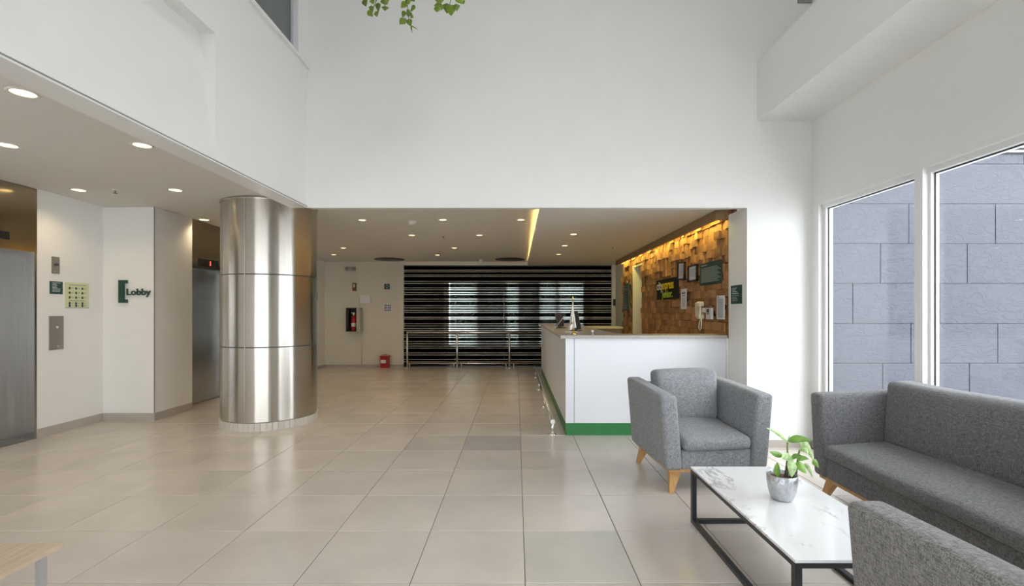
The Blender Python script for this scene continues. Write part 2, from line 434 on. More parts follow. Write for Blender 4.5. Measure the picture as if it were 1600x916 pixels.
# atrium back wall with the wide opening (header above, pier right)
struct('wall_back', MB().box(XL, 3.3, YB, YB+.13, 2.508, H).box(2.405, 3.3, YB, 5.50, 0, 2.508), M['paint'])
struct('trim_1', bx(XL, 2.405, YB-.004, YB+.02, 2.495, 2.509), M['trimw'])
struct('baseboard_back', bx(2.41, XR, YB-.012, YB, 0, .075), M['base'])
struct('baseboard_right', bx(XR-.012, XR, -3.5, YB-.012, 0, .075), M['base'])
# atrium left wall (hangs over the lift hall), window band above, recess near the viewer
wl = MB()
wl.box(-2.33, XL, 3.51, YB, 2.515, 3.95)
wl.box(-2.33, XL, -3.6, 3.51, 3.43, 3.95)
wl.hexa([(-2.33, -3.6, 2.515), (XL, -3.6, 2.515), (XL, 3.51, 2.515), (-2.33, 3.51, 2.515), (-2.33, -3.6, 3.43), (-2.29, -3.6, 3.43), (-2.29, 3.51, 3.43), (-2.33, 3.51, 3.43)])
wl.box(-2.33, XL, -3.6, YB, 5.3, H).box(-2.33, XL, 4.86, YB, 3.95, 5.3)
struct('wall_left', wl, M['paint'])
struct('trim_2', MB().box(-2.355, XL+.002, -3.6, YB, 2.494, 2.504), M['trimw'])
struct('trim_3', bx(-2.345, XL-.004, -3.6, YB, 2.504, 2.515), M['groove'])
struct('trim_4', bx(-2.34, XL+.03, -3.6, YB-.004, 3.94, 3.975), M['trimw'])
w3 = struct('window_3', MB().box(-2.25, -2.19, 4.76, 4.86, 3.975, 5.3).box(-2.25, -2.19, 1.9, 1.95, 3.975, 5.3).box(-2.25, -2.19, -3.6, -3.5, 3.975, 5.3), M['louver'])
link('pane', bx(-2.23, -2.215, -3.5, 4.76, 3.975, 5.3).mesh('pane'), M['upglass'], w3)
struct('trim_5', bx(-2.5, -2.27, -3.6, 4.9, 3.9, 5.4), M['louver_d'])
# right wall with window opening, beam under the roof
wr = MB().box(XR, XR+.11, -3.6, YB, 2.535, H).box(XR, XR+.11, 4.965, YB, 0, 2.535).box(XR, XR+.11, -3.6, .2, 0, 2.535)
struct('wall_right', wr, M['paint'])
struct('trim_6', bx(2.51, XR, -3.6, YB, 3.396, 4.017), M['paint']).name = 'trim_6'
# dark clerestory recess over the beam on the back wall
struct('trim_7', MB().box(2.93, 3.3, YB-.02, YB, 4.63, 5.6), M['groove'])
# window frame
w1 = struct('window_1', MB().box(XR-.015, XR+.06, .2, 4.965, 2.495, 2.535).box(XR-.015, XR+.085, 4.915, 4.965, .02, 2.495)
            .box(XR+.0, XR+.12, .2, 4.915, .02, .10).box(XR+.02, XR+.12, .2, 4.915, 2.455, 2.495)
            .box(XR+.03, XR+.10, 4.87, 4.915, .1, 2.455), M['trimw'])
for y0 in (3.655, 2.45, 1.25):
    link('mullion', MB().box(XR-.015, XR+.10, y0, y0+.075, .10, 2.495).box(XR+.03, XR+.09, y0-.022, y0+.1, .10, 2.455).mesh('mullion'), M['trimw'], w1)
for (ya, yb) in ((3.755, 4.87), (2.55, 3.633), (1.35, 2.428), (.2, 1.228)):
    link('pane', bx(XR+.062, XR+.070, ya-.01, yb+.01, .10, 2.455).mesh('pane'), M['winglass'], w1)
    link('gasket', MB().box(XR+.055, XR+.06, ya, ya+.006, .1, 2.455).box(XR+.055, XR+.06, yb-.010, yb, .1, 2.455).box(XR+.055, XR+.06, ya, yb, 2.445, 2.455).mesh('gasket'), M['tframe'], w1)
# ceiling of lift hall and lobby (follows a very slight fall to the far wall)
cl = MB()
def slab(mb, x0, x1, y0, y1, t=.25):
    return mb.hexa([(x0, y0, cz(y0)), (x1, y0, cz(y0)), (x1, y1, cz(y1)), (x0, y1, cz(y1)), (x0, y0, cz(y0)+t), (x1, y0, cz(y0)+t), (x1, y1, cz(y1)+t), (x0, y1, cz(y1)+t)])
slab(cl, -7.2, -2.33, -3.6, 5.19, .8); slab(cl, -7.2, -2.33, 5.19, 5.5); slab(cl, -2.33, 3.0, 5.19, 5.5); slab(cl, -7.2, 3.0, 5.5, 12.6)
struct('ceiling', cl, M['ceil'])
# roof over atrium with skylight opening
rf = MB().box(-2.4, 3.3, -3.9, -.6, H, H+.25).box(-2.4, 3.3, 1.3, YB+.2, H, H+.25).box(-2.4, -.3, -.6, 1.3, H, H+.25).box(1.4, 3.3, -.6, 1.3, H, H+.25)
struct('trim_8', rf, M['paint'])
# wall behind the viewer: glazed facade
FA, FB = -4.6, .9
wf = MB().box(-7.2, 3.3, -3.9, -3.6, 2.7, H).box(-7.2, FA, -3.9, -3.6, 0, 2.7).box(FB, 3.3, -3.9, -3.6, 0, 2.7).box(FA, FB, -3.9, -3.6, 0, .12)
struct('wall_front', wf, M['paint'])
w2 = struct('window_2', MB().box(FA, FB, -3.8, -3.72, .12, .18).box(FA, FB, -3.8, -3.72, 2.62, 2.7), M['tframe'])
for k in range(6):
    x = FA+(FB-FA)*k/5
    link('mullion', bx(x-.03, x+.03, -3.8, -3.72, .18, 2.62).mesh('mullion'), M['tframe'], w2)
for k in range(5):
    x = FA+(FB-FA)*k/5
    link('pane', bx(x+.03, x+(FB-FA)/5-.03, -3.765, -3.757, .18, 2.62).mesh('pane'), M['winglass'], w2)

# lift hall walls
WA, WC = -5.345, -4.68
struct('wall_lift', bx(WA-.15, WA, 5.405, 6.27, 0, 2.78), M['paint'])
struct('wall_lobby', bx(WA-.15, WC, 6.27, 6.45, 0, 2.765), M['paint'])
struct('wall_inner', bx(WC-.15, WC, 6.45, 7.0, 0, 2.755), M['paint'])
struct('wall_hall', bx(-7.0, WA, -3.6, 4.09, 0, 2.78), M['paint'])
struct('wall_passage', bx(-5.0, -4.85, 8.36, YF, 0, 2.72), M['paint'])
struct('baseboard_hall', MB().box(WA, WA+.012, 5.41, 6.26, 0, .10).box(WA, WC+.012, 6.258, 6.27, 0, .10).box(WC, WC+.012, 6.27, 6.99, 0, .10).box(-4.85, -4.838, 8.35, YF, 0, .07), M['base'])
struct('trim_9', MB().box(WC-.003, WC+.006, 6.262, 6.272, .1, 2.765), M['groove'])
# far wall (cream) and side pier on the right of the glass partition
struct('wall_far', MB().box(-5.0, -2.86, YF, YF+.25, 0, 2.72).box(-2.86, 2.6, YF, YF+.2, 2.575, 2.72).box(2.41, 2.6, YF-.02, YF+.2, 0, 2.6), M['cream'])
struct('baseboard_far', bx(-4.84, -2.86, YF-.012, YF, 0, .065), M['base'])
struct('wall_side', MB().box(2.50, 2.7, 5.50, 9.45, 0, 2.80).box(2.50, 2.7, 10.12, YF, 0, 2.80).box(2.5, 2.7, 9.45, 10.12, 2.36, 2.8), M['cream'])
# doorway in the side wall
d1 = struct('door_1', MB().box(2.42, 2.70, 10.07, 10.12, 0, 2.36).box(2.46, 2.70, 9.45, 9.47, 0, 2.36).box(2.44, 2.70, 9.47, 10.07, 2.32, 2.36), M['cream'])
link('door_leaf', bx(2.60, 2.64, 9.475, 10.065, .01, 2.315).mesh('door_leaf'), M['dgrey'], d1)
# lowered soffit over the reception
def soff(Y): return 2.575
sf = MB().box(.275, 2.50, 5.195, YF-.01, 2.575, 2.60).box(.275, .30, 5.195, YF-.01, 2.60, 2.66)
struct('trim_10', sf, M['soffit'])
cov = struct('trim_11', bx(.32, .34, 5.3, YF-.1, 2.602, 2.616), M['led'])
area('cove_light', (.33, 8.8, 2.63), (0, R(205), 0), .03, 6.6, 10, (1, .62, .2))

# exterior: ground and cladding wall, louvres above
struct('ground', bx(3.3, 14, -6, 9, -.25, -.05), M['concrete'])
struct('ground_front', bx(-10, 3.3, -14, -3.9, -.25, -.05), M['concrete'])
ext = struct('wall_exterior', MB().box(3.3, 9.6, 6.73, 6.95, -.05, 3.57), M['joint'])
lay = [(3.455, 3.58, 6.61+.4), (2.904, 3.449, 5.82), (2.353, 2.898, 5.42), (1.803, 2.347, 5.03), (1.250, 1.797, 5.845), (.70, 1.244, 5.45), (.149, .694, 5.06), (-.05, .143, 5.86)]
pm = {}
for z0, z1, xj in lay:
    x = xj-1.199*3
    while x < 9.5:
        h = round(z1-z0, 2)
        if h not in pm:
            mb = MB(); b = .004
            mb.box(.006, 1.193, 0, .03, 0, z1-z0); pm[h] = mb.mesh('slate_panel'); pm[h].materials.append(M['slate'])
        if x > 3.25: link('slate_panel', pm[h], None, ext, (x, 6.70+random.uniform(0, .004), z0))
        x += 1.199
for k in range(9):
    z = 3.60+.062*k
    link('louvre_slat', MB().hexa([(3.3, 6.66, z), (9.6, 6.66, z), (9.6, 6.72, z+.028), (3.3, 6.72, z+.028), (3.3, 6.66, z+.022), (9.6, 6.66, z+.022), (9.6, 6.72, z+.05), (3.3, 6.72, z+.05)]).mesh('louvre_slat'), M['louver'], ext)
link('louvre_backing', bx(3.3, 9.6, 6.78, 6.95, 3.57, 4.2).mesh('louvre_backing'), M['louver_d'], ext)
# dark room behind the glass partition, windows at its end
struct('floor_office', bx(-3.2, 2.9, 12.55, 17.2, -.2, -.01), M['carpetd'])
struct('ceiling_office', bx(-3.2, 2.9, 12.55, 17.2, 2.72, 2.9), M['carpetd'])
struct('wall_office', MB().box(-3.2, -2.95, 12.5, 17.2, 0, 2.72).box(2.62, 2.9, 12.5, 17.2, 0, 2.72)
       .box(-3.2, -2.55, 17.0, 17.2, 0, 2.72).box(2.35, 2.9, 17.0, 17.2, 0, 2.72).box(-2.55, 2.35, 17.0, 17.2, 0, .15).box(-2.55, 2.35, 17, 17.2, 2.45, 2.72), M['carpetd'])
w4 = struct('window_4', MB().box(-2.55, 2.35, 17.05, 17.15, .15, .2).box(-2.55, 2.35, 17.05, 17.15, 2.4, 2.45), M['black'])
for xm in (-1.35, -.38, .1, .78, 1.42): link('mullion', bx(xm-.05, xm+.05, 17.04, 17.16, .2, 2.4).mesh('mullion'), M['black'], w4)
def curtain(name, k):
    m, nt, b = newmat(name); nt.nodes.remove(b)
    d = N(nt, 'ShaderNodeBsdfDiffuse'); d.inputs[0].default_value = (.3, .31, .30, 1)
    t_ = N(nt, 'ShaderNodeBsdfTranslucent'); t_.inputs[0].default_value = (k, k*1.03, k, 1)
    ad = N(nt, 'ShaderNodeAddShader'); L(nt, d, 0, ad, 0); L(nt, t_, 0, ad, 1); L(nt, ad, 0, nt.nodes['Material Output'], 'Surface')
    return m
cb, cb2 = curtain('curtain_cloth', .62), curtain('dark_curtain_cloth', .2)
for xa, xb, cc in ((-2.55, -2.36, cb2), (-2.32, -1.35, cb), (-1.35, -.38, cb2), (-.38, .1, cb), (.1, .78, cb2), (.78, 1.42, cb), (1.42, 2.35, cb)):
    link('blind', bx(xa+.003, xb-.003, 16.99, 17.0, .15, 2.45).mesh('blind'), cc, w4)
struct('ground_rear', bx(-9, 9, 17.2, 26, -.25, -.05), M['concrete'])

# ================================================================== LIFTS
def lift_near():
    t = thing('elevator', 'brushed steel elevator at the left edge beside the call plates', 'elevator', (WA-.13, 4.75, 0))
    part('door_panel', bx(-5.63, -5.60, 4.76, 5.38, .01, 2.07), M['steel_lift'], t)
    part('door_panel', bx(-5.635, -5.605, 4.12, 4.755, .01, 2.07), M['steel_lift'], t)
    part('door_jamb', bx(-5.63, WA+.004, 5.375, 5.402, 0, 2.07), M['steel_lift'], t)
    part('door_jamb', bx(-5.63, WA+.004, 4.1, 4.125, 0, 2.07), M['steel_lift'], t)
    part('header', bx(-5.63, WA+.006, 4.1, 5.402, 2.07, 2.775), M['steel_head'], t)
    d = part('floor_display', bx(WA+.006, WA+.016, 4.78, 5.10, 2.17, 2.25), M['black'], t)
    part('sill', bx(-5.66, WA, 4.12, 5.38, 0, .008), M['steel_pl'], t)
    part('shaft_wall', bx(-5.75, -5.64, 4.1, 5.402, 0, 2.77), M['dgrey'], t)
def lift_far():
    t = thing('elevator', 'brushed steel elevator half hidden behind the round steel column', 'elevator', (-4.82, 7.7, 0))
    part('door_panel', bx(-4.93, -4.90, 7.02, 7.17, .01, 2.05), M['steel_lift'], t)
    part('door_panel', bx(-4.925, -4.895, 7.175, 8.25, .01, 2.05), M['steel_lift'], t)
    part('door_jamb', bx(-4.93, -4.69, 8.25, 8.30, 0, 2.05), M['steel_lift'], t)
    part('door_jamb', bx(-4.93, -4.69, 7.0, 7.02, 0, 2.05), M['steel_lift'], t)
    part('header', MB().hexa([(-4.93, 7.0, 2.05), (-4.69, 7.0, 2.05), (-4.69, 8.35, 2.05), (-4.93, 8.35, 2.05), (-4.93, 7.0, cz(7)), (-4.69, 7.0, cz(7)), (-4.69, 8.35, cz(8.35)), (-4.93, 8.35, cz(8.35))]), M['steel_head'], t)
    d = part('floor_display', bx(-4.69, -4.68, 7.16, 7.62, 2.09, 2.20), M['black'], t)
    pl = Plane((-4.68, 7.39, 2.10), (0, 1, 0))
    lettering('floor_number', '1', pl, 0, .008, .002, .10, M['redled'], d)
    part('shaft_wall', bx(-5.1, -4.94, 7.0, 8.35, 0, 2.70), M['dgrey'], t)
lift_near(); lift_far()

# ================================================================== STEEL COLUMN
cx_, cy_, cr = -3.17, 6.25, .556
t = thing('column', 'large round column clad in brushed stainless steel sheets', 'column', (cx_, cy_, 0))
rings = [(.10, .984), (.990, 1.852), (1.858, 2.772)]
for k, (z0, z1) in enumerate(rings):
    for q in range(3):
        a0 = 268+120*q; rr = cr+(.002 if q % 2 else 0)
        mb = MB().lathe([(rr, z0+.003+(z1-z0-.006)*i_/8) for i_ in range(9)], (cx_, cy_, 0), 36, a0+.25, a0+119.75)
        mb.lathe([(rr-.006, z0), (rr, z0+.003)], (cx_, cy_, 0), 36, a0+.25, a0+119.75).lathe([(rr, z1-.003), (rr-.006, z1)], (cx_, cy_, 0), 36, a0+.25, a0+119.75)
        part('steel_sheet', mb, M['steel_col'], t)
for z in (.987, 1.855):
    part('joint_band', MB().lathe([(cr-.005, z-.004), (cr-.003, z), (cr-.005, z+.004)], (cx_, cy_, 0), 72), M['dgrey'], t)
for a_ in (268, 28, 148):
    part('seam_strip', MB().lathe([(cr+.003, .103), (cr+.003, 2.77)], (cx_, cy_, 0), 2, a_-.5, a_+.5), M['chrome'], t)
part('collar', MB().lathe([(cr+.004, 2.745), (cr+.006, 2.75), (cr+.006, 2.772), (cr+.002, 2.774)], (cx_, cy_, 0), 72), M['steel_col'], t)
part('core', MB().lathe([(cr-.02, 0), (cr-.008, .05), (cr-.008, 2.77), (.01, 2.771)], (cx_, cy_, 0), 48), M['dgrey'], t)
nb = 56
wdt = 2*math.pi*(cr+.012)/nb
tb = MB().box(0, .02, -wdt/2+.0015, wdt/2-.0015, 0, .097).mesh('base_tile'); tb.materials.append(mat('base_tile_glaze', (.60, .56, .50), .4, noise=.04, rnd=.05))
for k in range(nb):
    an = 2*math.pi*k/nb
    o = link('base_tile', tb, None, t, ((cr-.006)*math.cos(an), (cr-.006)*math.sin(an), 0)); o.rotation_euler = (0, 0, an)

# ================================================================== LIFT HALL WALL ITEMS
PA = Plane((WA, 0, 0), (0, 1, 0))       # u = Y
def board(name, pl, u0, u1, v0, v1, dep, m, label, cat, group=None, w0=0):
    mb = MB(); pl.box(mb, u0, u1, v0, v1, w0, w0+dep); return solo(name, mb, m, label, cat, group)
def kid(name, pl, u0, u1, v0, v1, w0, w1, m, par, label=None, kind=None):
    mb = MB(); pl.box(mb, u0, u1, v0, v1, w0, w1); return part(name, mb, m, par, label, kind)
def bars(name, pl, rows, w0, m, par):        # printed lines, too small to read
    mb = MB()
    for (u0, u1, v, h) in rows: pl.box(mb, u0, u1, v, v+h, w0, w0+.0012)
    return part(name, mb, m, par, kind='stuff')
o = board('key_plate', PA, 5.573, 5.665, 1.852, 2.046, .012, M['steel_pl'], 'small steel key plate with a round switch above the call panel', 'plate')
part('key_switch', MB().tube([(WA+.012, 5.62, 1.955), (WA+.03, 5.62, 1.955)], .014, 14), M['dgrey'], o)
part('indicator', MB().tube([(WA+.012, 5.60, 1.875), (WA+.015, 5.60, 1.875)], .006, 10), M['white_p'], o)
o = board('notice_sign', PA, 5.553, 5.704, 1.616, 1.762, .01, M['dkgreen'], 'small square dark green notice beside the pale yellow sign', 'sign')
bars('printed_lines', PA, [(5.575, 5.575+l, 1.742-.014*i, .006) for i, l in enumerate((.10, .05, .06, .05, .06, .10, .10, .09))], .010, M['inkw'], o)
o = board('evacuation_sign', PA, 5.741, 6.056, 1.455, 1.762, .006, M['ltgreen'], 'pale yellow instruction sign with three columns of icons', 'sign')
ic = MB(); k2 = Plane((WA, 0, 0), (0, 1, 0))
ln = []
for r_, v in enumerate((1.69, 1.635, 1.58, 1.51, 1.46+.02)):
    for c_ in range(3):
        u = 5.785+.085*c_; k2.box(ic, u, u+.022, v-.012, v+.016, .006, .0075)
        ln += [(u+.03, u+.065, v+.006, .004), (u+.03, u+.06, v-.003, .004)]
part('icons', ic, M['ink'], o, kind='stuff')
bars('printed_lines', PA, ln+[(5.79, 6.01, 1.728, .008), (5.79, 6.00, 1.54, .007)], .006, M['inkg'], o)
kid('border', PA, 5.741, 6.056, 1.455, 1.461, .006, .008, M['inkg'], o)
o = board('call_plate', PA, 5.542, 5.714, .970, 1.361, .012, M['steel_pl'], 'tall steel elevator call plate with a lit round button', 'plate')
part('call_button', MB().tube([(WA+.012, 5.625, 1.23), (WA+.022, 5.625, 1.23)], .017, 16), M['chrome'], o)
part('button_lens', MB().tube([(WA+.022, 5.625, 1.23), (WA+.024, 5.625, 1.23)], .009, 12), M['white_p'], o)
part('keyhole', MB().tube([(WA+.012, 5.64, 1.01), (WA+.017, 5.64, 1.01)], .010, 12), M['chrome'], o)
PB = Plane((0, 6.258, 0), (1, 0, 0))
t = thing('lobby_sign', 'dark green bracket and raised Lobby lettering on white wall', 'sign', (-4.95, 6.258, 1.52))
mb = MB(); PB.box(mb, -5.114, -5.052, 1.525, 1.817, 0, .03); PB.box(mb, -5.052, -5.012, 1.525, 1.568, 0, .03); PB.box(mb, -5.052, -5.012, 1.775, 1.817, 0, .03)
part('bracket', mb, M['dkgreen'], t)
lettering('letters', 'Lobby', PB, -5.028, 1.625, .012, .118, M['dkgreen'], t, 1.08, .0022, .005)
# small switch on the far left side wall
board('wall_switch', Plane((-4.85, 0, 0), (0, 1, 0)), 11.58, 11.78, 1.70, 1.86, .02, M['black'], 'small dark wall plate just right of the steel column', 'plate')

# ================================================================== FAR CREAM WALL ITEMS
PF = Plane((0, YF, 0), (1, 0, 0))
def fx(px): return (px-CXP)*YF/FPX
def fz(py): return CAMH-(py-CYP)*YF/FPX
t = thing('emergency_light', 'twin-lamp emergency light high on the cream wall', 'light', (fx(549), YF, fz(424)))
kid('housing', PF, fx(541.5), fx(556), fz(424), fz(417), 0, .06, M['base'], t)
for px in (543.5, 554): part('lamp_head', MB().lathe([(.0, -.02), (.04, -.02), (.045, .03), (0, .035)], (fx(px), YF-.09, fz(420.8)), 16), M['steel_pl'], t)
o = board('fire_strobe', PF, fx(551.6), fx(557), fz(454.8), fz(442.4), .05, M['brownp'], 'small reddish brown alarm strobe above the extinguisher cabinet', 'alarm')
kid('strobe_lens', PF, fx(553), fx(555.7), fz(449.5), fz(444.2), .05, .065, M['ivory'], o)
o = board('junction_box', PF, fx(563.8), fx(580), fz(474), fz(461), .08, M['paper'], 'pale square junction box right of the alarm strobe', 'box')
kid('cover', PF, fx(564.6), fx(579.2), fz(473.2), fz(461.8), .08, .09, M['paper'], o)
solo('wall_conduit', MB().tube([(fx(564.6), YF-.02, fz(462)), (fx(562.5), YF-.02, fz(470)), (fx(562.8), YF-.02, fz(480))], .008, 8), M['ivory'], 'short curved cable between the junction box and extinguisher cabinet', 'cable')
solo('wall_conduit', MB().tube([(fx(565), YF-.02, fz(518)), (fx(565), YF-.02, fz(570))], .007, 8), M['ivory'], 'thin cable running down the cream wall under the cabinet', 'cable')
t = thing('extinguisher_cabinet', 'dark recessed fire extinguisher cabinet with pale door edge', 'cabinet', (fx(555), YF, fz(518)))
u0, u1, v0, v1 = fx(545.3), fx(561.5), fz(517.7), fz(481.2)
mb = MB(); PF.box(mb, u0, u1, v0, v1, 0, .02); PF.box(mb, u0, u0+.06, v0, v1, .02, .22); PF.box(mb, u0, u1, v0, v0+.02, .02, .22); PF.box(mb, u0, u1, v1-.02, v1, .02, .22); PF.box(mb, u1-.015, u1, v0, v1, .02, .22)
part('cabinet_case', mb, M['black'], t)
kid('door', PF, u1, u1+.085, v0-.01, v1, .02, .22, M['base'], t, 'beige cabinet door edge')
t = thing('fire_extinguisher', 'red fire extinguisher with white label inside the dark cabinet', 'extinguisher', (fx(555), YF-.1, v0+.02))
ex, ey, ez = fx(555.2), YF-.11, v0+.02
part('cylinder', MB().lathe([(0, 0), (.062, 0), (.068, .02), (.068, .30), (.05, .36), (.02, .385), (0, .385)], (ex, ey, ez), 20), M['red'], t)
part('label_band', MB().lathe([(.0695, .10), (.0695, .19)], (ex, ey, ez), 20), M['paper'], t)
part('valve', MB().box(ex-.02, ex+.02, ey-.015, ey+.015, ez+.385, ez+.43).box(ex-.07, ex+.03, ey-.01, ey+.01, ez+.43, ez+.45), M['chrome'], t)
part('hose', MB().tube([(ex+.02, ey-.02, ez+.41), (ex+.07, ey-.03, ez+.42), (ex+.085, ey-.03, ez+.33), (ex+.08, ey-.02, ez+.12)], .010, 8), M['black'], t)
o = board('round_symbol_sign', PF, fx(600.7), fx(609), fz(452), fz(443.8), .012, M['dkgreen'], 'small square green sign with a round symbol on cream wall', 'sign')
part('symbol', MB().lathe([(.03, 0), (.042, 0), (.042, .002), (.03, .002)], (0, 0, 0), 20), M['inkw'], o)
sy = [c for c in o.children if c.name.startswith('symbol')][0]
sy.data.transform(Matrix.Translation(root_loc(o))); sy.data.transform(Matrix.Rotation(R(90), 4, 'X')); sy.location = Vector((0, -.007, (fz(443.8)-fz(452))/2))
o = board('icon_notice', PF, fx(599.8), fx(611.5), fz(487), fz(475.8), .004, M['paper'], 'small white notice with rows of blue icons on cream wall', 'notice')
mb = MB()
for r_ in range(3):
    for c_ in range(4): u = fx(600.8)+c_*.044; v = fz(486.2)+r_*.06; PF.box(mb, u, u+.03, v, v+.04, .004, .006)
part('icons', mb, M['blueink'], o, kind='stuff')
t = thing('extinguisher_cover', 'small red covered box standing on the floor by far wall', 'box', (fx(603.5), YF-.13, 0))
part('box_body', MB().hexa([(fx(598), YF-.22, 0), (fx(609.8), YF-.22, 0), (fx(609.8), YF-.04, 0), (fx(598), YF-.04, 0), (fx(597.5), YF-.22, .27), (fx(610), YF-.22, .27), (fx(610), YF-.04, .27), (fx(597.5), YF-.04, .27)]), M['red'], t)
part('lid', bx(fx(597), fx(611), YF-.23, YF-.03, .27, .30), M['red'], t)
part('paper_label', bx(fx(598.6), fx(606.6), YF-.224, YF-.22, .12, .20), M['paper'], t)
part('handle', MB().tube([(fx(600), YF-.13, .30), (fx(600), YF-.13, .325), (fx(607), YF-.13, .325), (fx(607), YF-.13, .30)], .006, 8), M['red'], t)

# ================================================================== GLASS PARTITION WITH FILM STRIPES
YG = YF+.03
t = thing('glass_partition', 'dark glass partition with pale horizontal film stripes', 'partition', (-.2, YG, 0))
seams = [-2.85, -1.55, -.32, .86, 2.41]
for xa, xb in zip(seams, seams[1:]): part('glass_panel', bx(xa+.003, xb-.003, YG, YG+.012, .03, 2.56), M['winglass'], t)
zs = [148, 159, 182, 193, 228, 243, 275, 288, 308, 322, 355, 370, 402, 418, 436, 450, 485, 497, 532, 547, 565, 580, 612, 628, 658, 675, 692, 706, 740, 755, 787, 803]
edge = .032
for Z in sorted(CAMH-((390+z/4.579)-CYP)*YG/FPX for z in zs):
    part('film_stripe', bx(-2.85, 2.41, YG-.004, YG-.001, Z-.010, Z+.010), M['film'], t)
    part('dark_film_band', bx(-2.85, 2.41, YG-.004, YG-.001, edge, Z-.010), M['dfilm'], t); edge = Z+.010
part('dark_film_band', bx(-2.85, 2.41, YG-.004, YG-.001, edge, 2.55), M['dfilm'], t)
part('frame_rail', bx(-2.86, 2.41, YG-.01, YG+.03, 0, .03), M['tframe'], t)
part('frame_rail', bx(-2.86, 2.41, YG-.01, YG+.03, 2.55, 2.575), M['tframe'], t)
for xs in seams[1:-1]: part('seam', bx(xs-.006, xs+.006, YG-.006, YG+.016, .03, 2.56), M['acrylic'], t)
# guard rail in front
t = thing('guard_rail', 'steel guard rail on two posts in front of striped glass', 'railing', (-.9, 12.0, 0))
part('top_rail', MB().tube([(-2.72, 12.0, .885), (.66, 12.0, .885)], .024, 12), M['chrome'], t)
for x in (-2.70, -1.47, -.175): part('post', MB().tube([(x, 12.0, 0), (x, 12.0, .87)], .022, 12).lathe([(.05, 0), (.05, .008), (.02, .02)], (x, 12.0, 0), 16), M['chrome'], t)
part('low_rail', MB().tube([(-2.72, 12.08, .115), (.66, 12.08, .115)], .022, 12), M['chrome'], t)
for x in (-2.66, -1.56, -1.37, -.26, -.07): part('foot', MB().tube([(x, 12.08, 0), (x, 12.08, .11)], .016, 10).lathe([(.035, 0), (.035, .008), (.015, .015)], (x, 12.08, 0), 14), M['chrome'], t)

# ================================================================== RECEPTION
CF, CLX = 5.53, .56
t = thing('reception_counter', 'white L-shaped reception counter with green plinth', 'counter', (1.3, 6.5, 0))
part('front_panel', bx(.66, 2.385, CF, CF+.03, .142, 1.107), M['counter'], t)
part('corner_panel', bx(CLX, .655, CF, CF+.03, .142, 1.107), M['counter'], t)
part('side_panel', bx(CLX, CLX+.03, CF+.03, 10.9, .142, 1.107), M['counter'], t)
part('plinth', bx(CLX+.004, 2.385, CF+.004, CF+.03, 0, .142), M['green'], t)
part('plinth', bx(CLX+.004, CLX+.03, CF+.03, 10.9, 0, .142), M['green'], t)
part('inner_panel', MB().box(.66, 2.385, CF+.30, CF+.33, 0, 1.107).box(1.16, 1.19, CF+.33, 10.9, 0, 1.107).box(CLX+.03, 1.16, 10.87, 10.9, 0, 1.107), M['counter'], t)
solo('countertop', MB().prism([(.50, CF-.04), (2.388, CF-.04), (2.388, CF+.36), (1.22, CF+.36), (1.22, 10.93), (.50, 10.93)], 1.107, 1.143), M['granite'], 'speckled beige granite slab lying on the reception counter', 'countertop')
t = thing('kick_rail', 'low steel kick rail along the side of reception counter', 'railing', (.41, 8, 0))
part('rail', MB().tube([(.41, 5.50, .165), (.41, 10.9, .165)], .024, 14), M['chrome'], t)
for y in (5.57, 7.15, 8.78, 10.3): part('post', MB().tube([(.41, y, 0), (.41, y, .15)], .017, 12).lathe([(.045, 0), (.045, .008), (.018, .016)], (.41, y, 0), 18), M['chrome'], t)
part('end_cap', MB().tube([(.41, 5.485, .165), (.41, 5.50, .165)], .027, 14), M['chrome'], t)
# credenza at the back of the reception
t = thing('back_counter', 'low beige counter against the back of the reception', 'counter', (1.9, 11.2, 0))
part('body', bx(1.32, 2.38, 10.95, 11.5, 0, 1.02), mat('taupe_laminate', (.34, .30, .26), .5), t)
part('worktop', bx(1.25, 2.40, 10.9, 11.55, 1.02, 1.06), M['cream'], t)
# wood block feature wall: backing, 300 nearest blocks single, the rest joined
XW = 2.50
fw = struct('wall_wood', MB().box(2.455, XW, 5.50, 9.45, 0, 2.573).box(2.455, XW, 10.12, 11.15, 0, 2.573).box(2.455, XW, 9.45, 10.12, 2.365, 2.573), M['blockb'])
blocks = []
row = 0; z = .0
while z < 2.56:
    h = .098
    y = 5.505+random.uniform(0, .05)
    while y < 11.12:
        wdt = random.choice((.085, .10, .115, .13, .15))
        d = random.choice((.012, .024, .036, .050, .066))
        if not (9.36 < y+wdt/2 < 10.2 and z < 2.36) and y+wdt < 11.16: blocks.append((y, wdt, z+random.uniform(-.006, .006), h-.003, d, random.uniform(-.06, .06)))
        y += wdt+.002
    z += h+.001
vis = sorted([b for b in blocks if b[2] > 1.05], key=lambda b: b[0])
near = set(id(b) for b in vis[:300])
cache = {}; far = MB()
def block_hexa(mb, x, y, z, wd, h, d, tilt):
    dx = tilt*wd
    return mb.hexa([(x-d-dx, y, z), (x, y, z), (x, y+wd, z), (x-d+dx, y+wd, z), (x-d-dx, y, z+h), (x, y, z+h), (x, y+wd, z+h), (x-d+dx, y+wd, z+h)])
for b in blocks:
    y, wd, z, h, d, tl = b
    if id(b) in near:
        key = (wd, d, tl > 0)
        if key not in cache:
            cache[key] = block_hexa(MB(), 0, 0, 0, wd, h, d, .05 if tl > 0 else -.04).mesh('wood_block'); cache[key].materials.append(M['block'])
        link('wood_block', cache[key], None, fw, (2.456, y, z))
    else: block_hexa(far, 2.456, y, z, wd, h, d, tl)
o = link('wood_block_field', far.mesh('wood_block_field'), None, fw); o['kind'] = 'stuff'
for k, f_ in enumerate((.8, 1.0, 1.25, .62)):
    o.data.materials.append(mat('wood_block_tone', (.40*f_, .205*f_, .085*f_), .6, noise=.15, nscale=14))
for i, p in enumerate(o.data.polygons): p.material_index = (i//6*7919) % 4
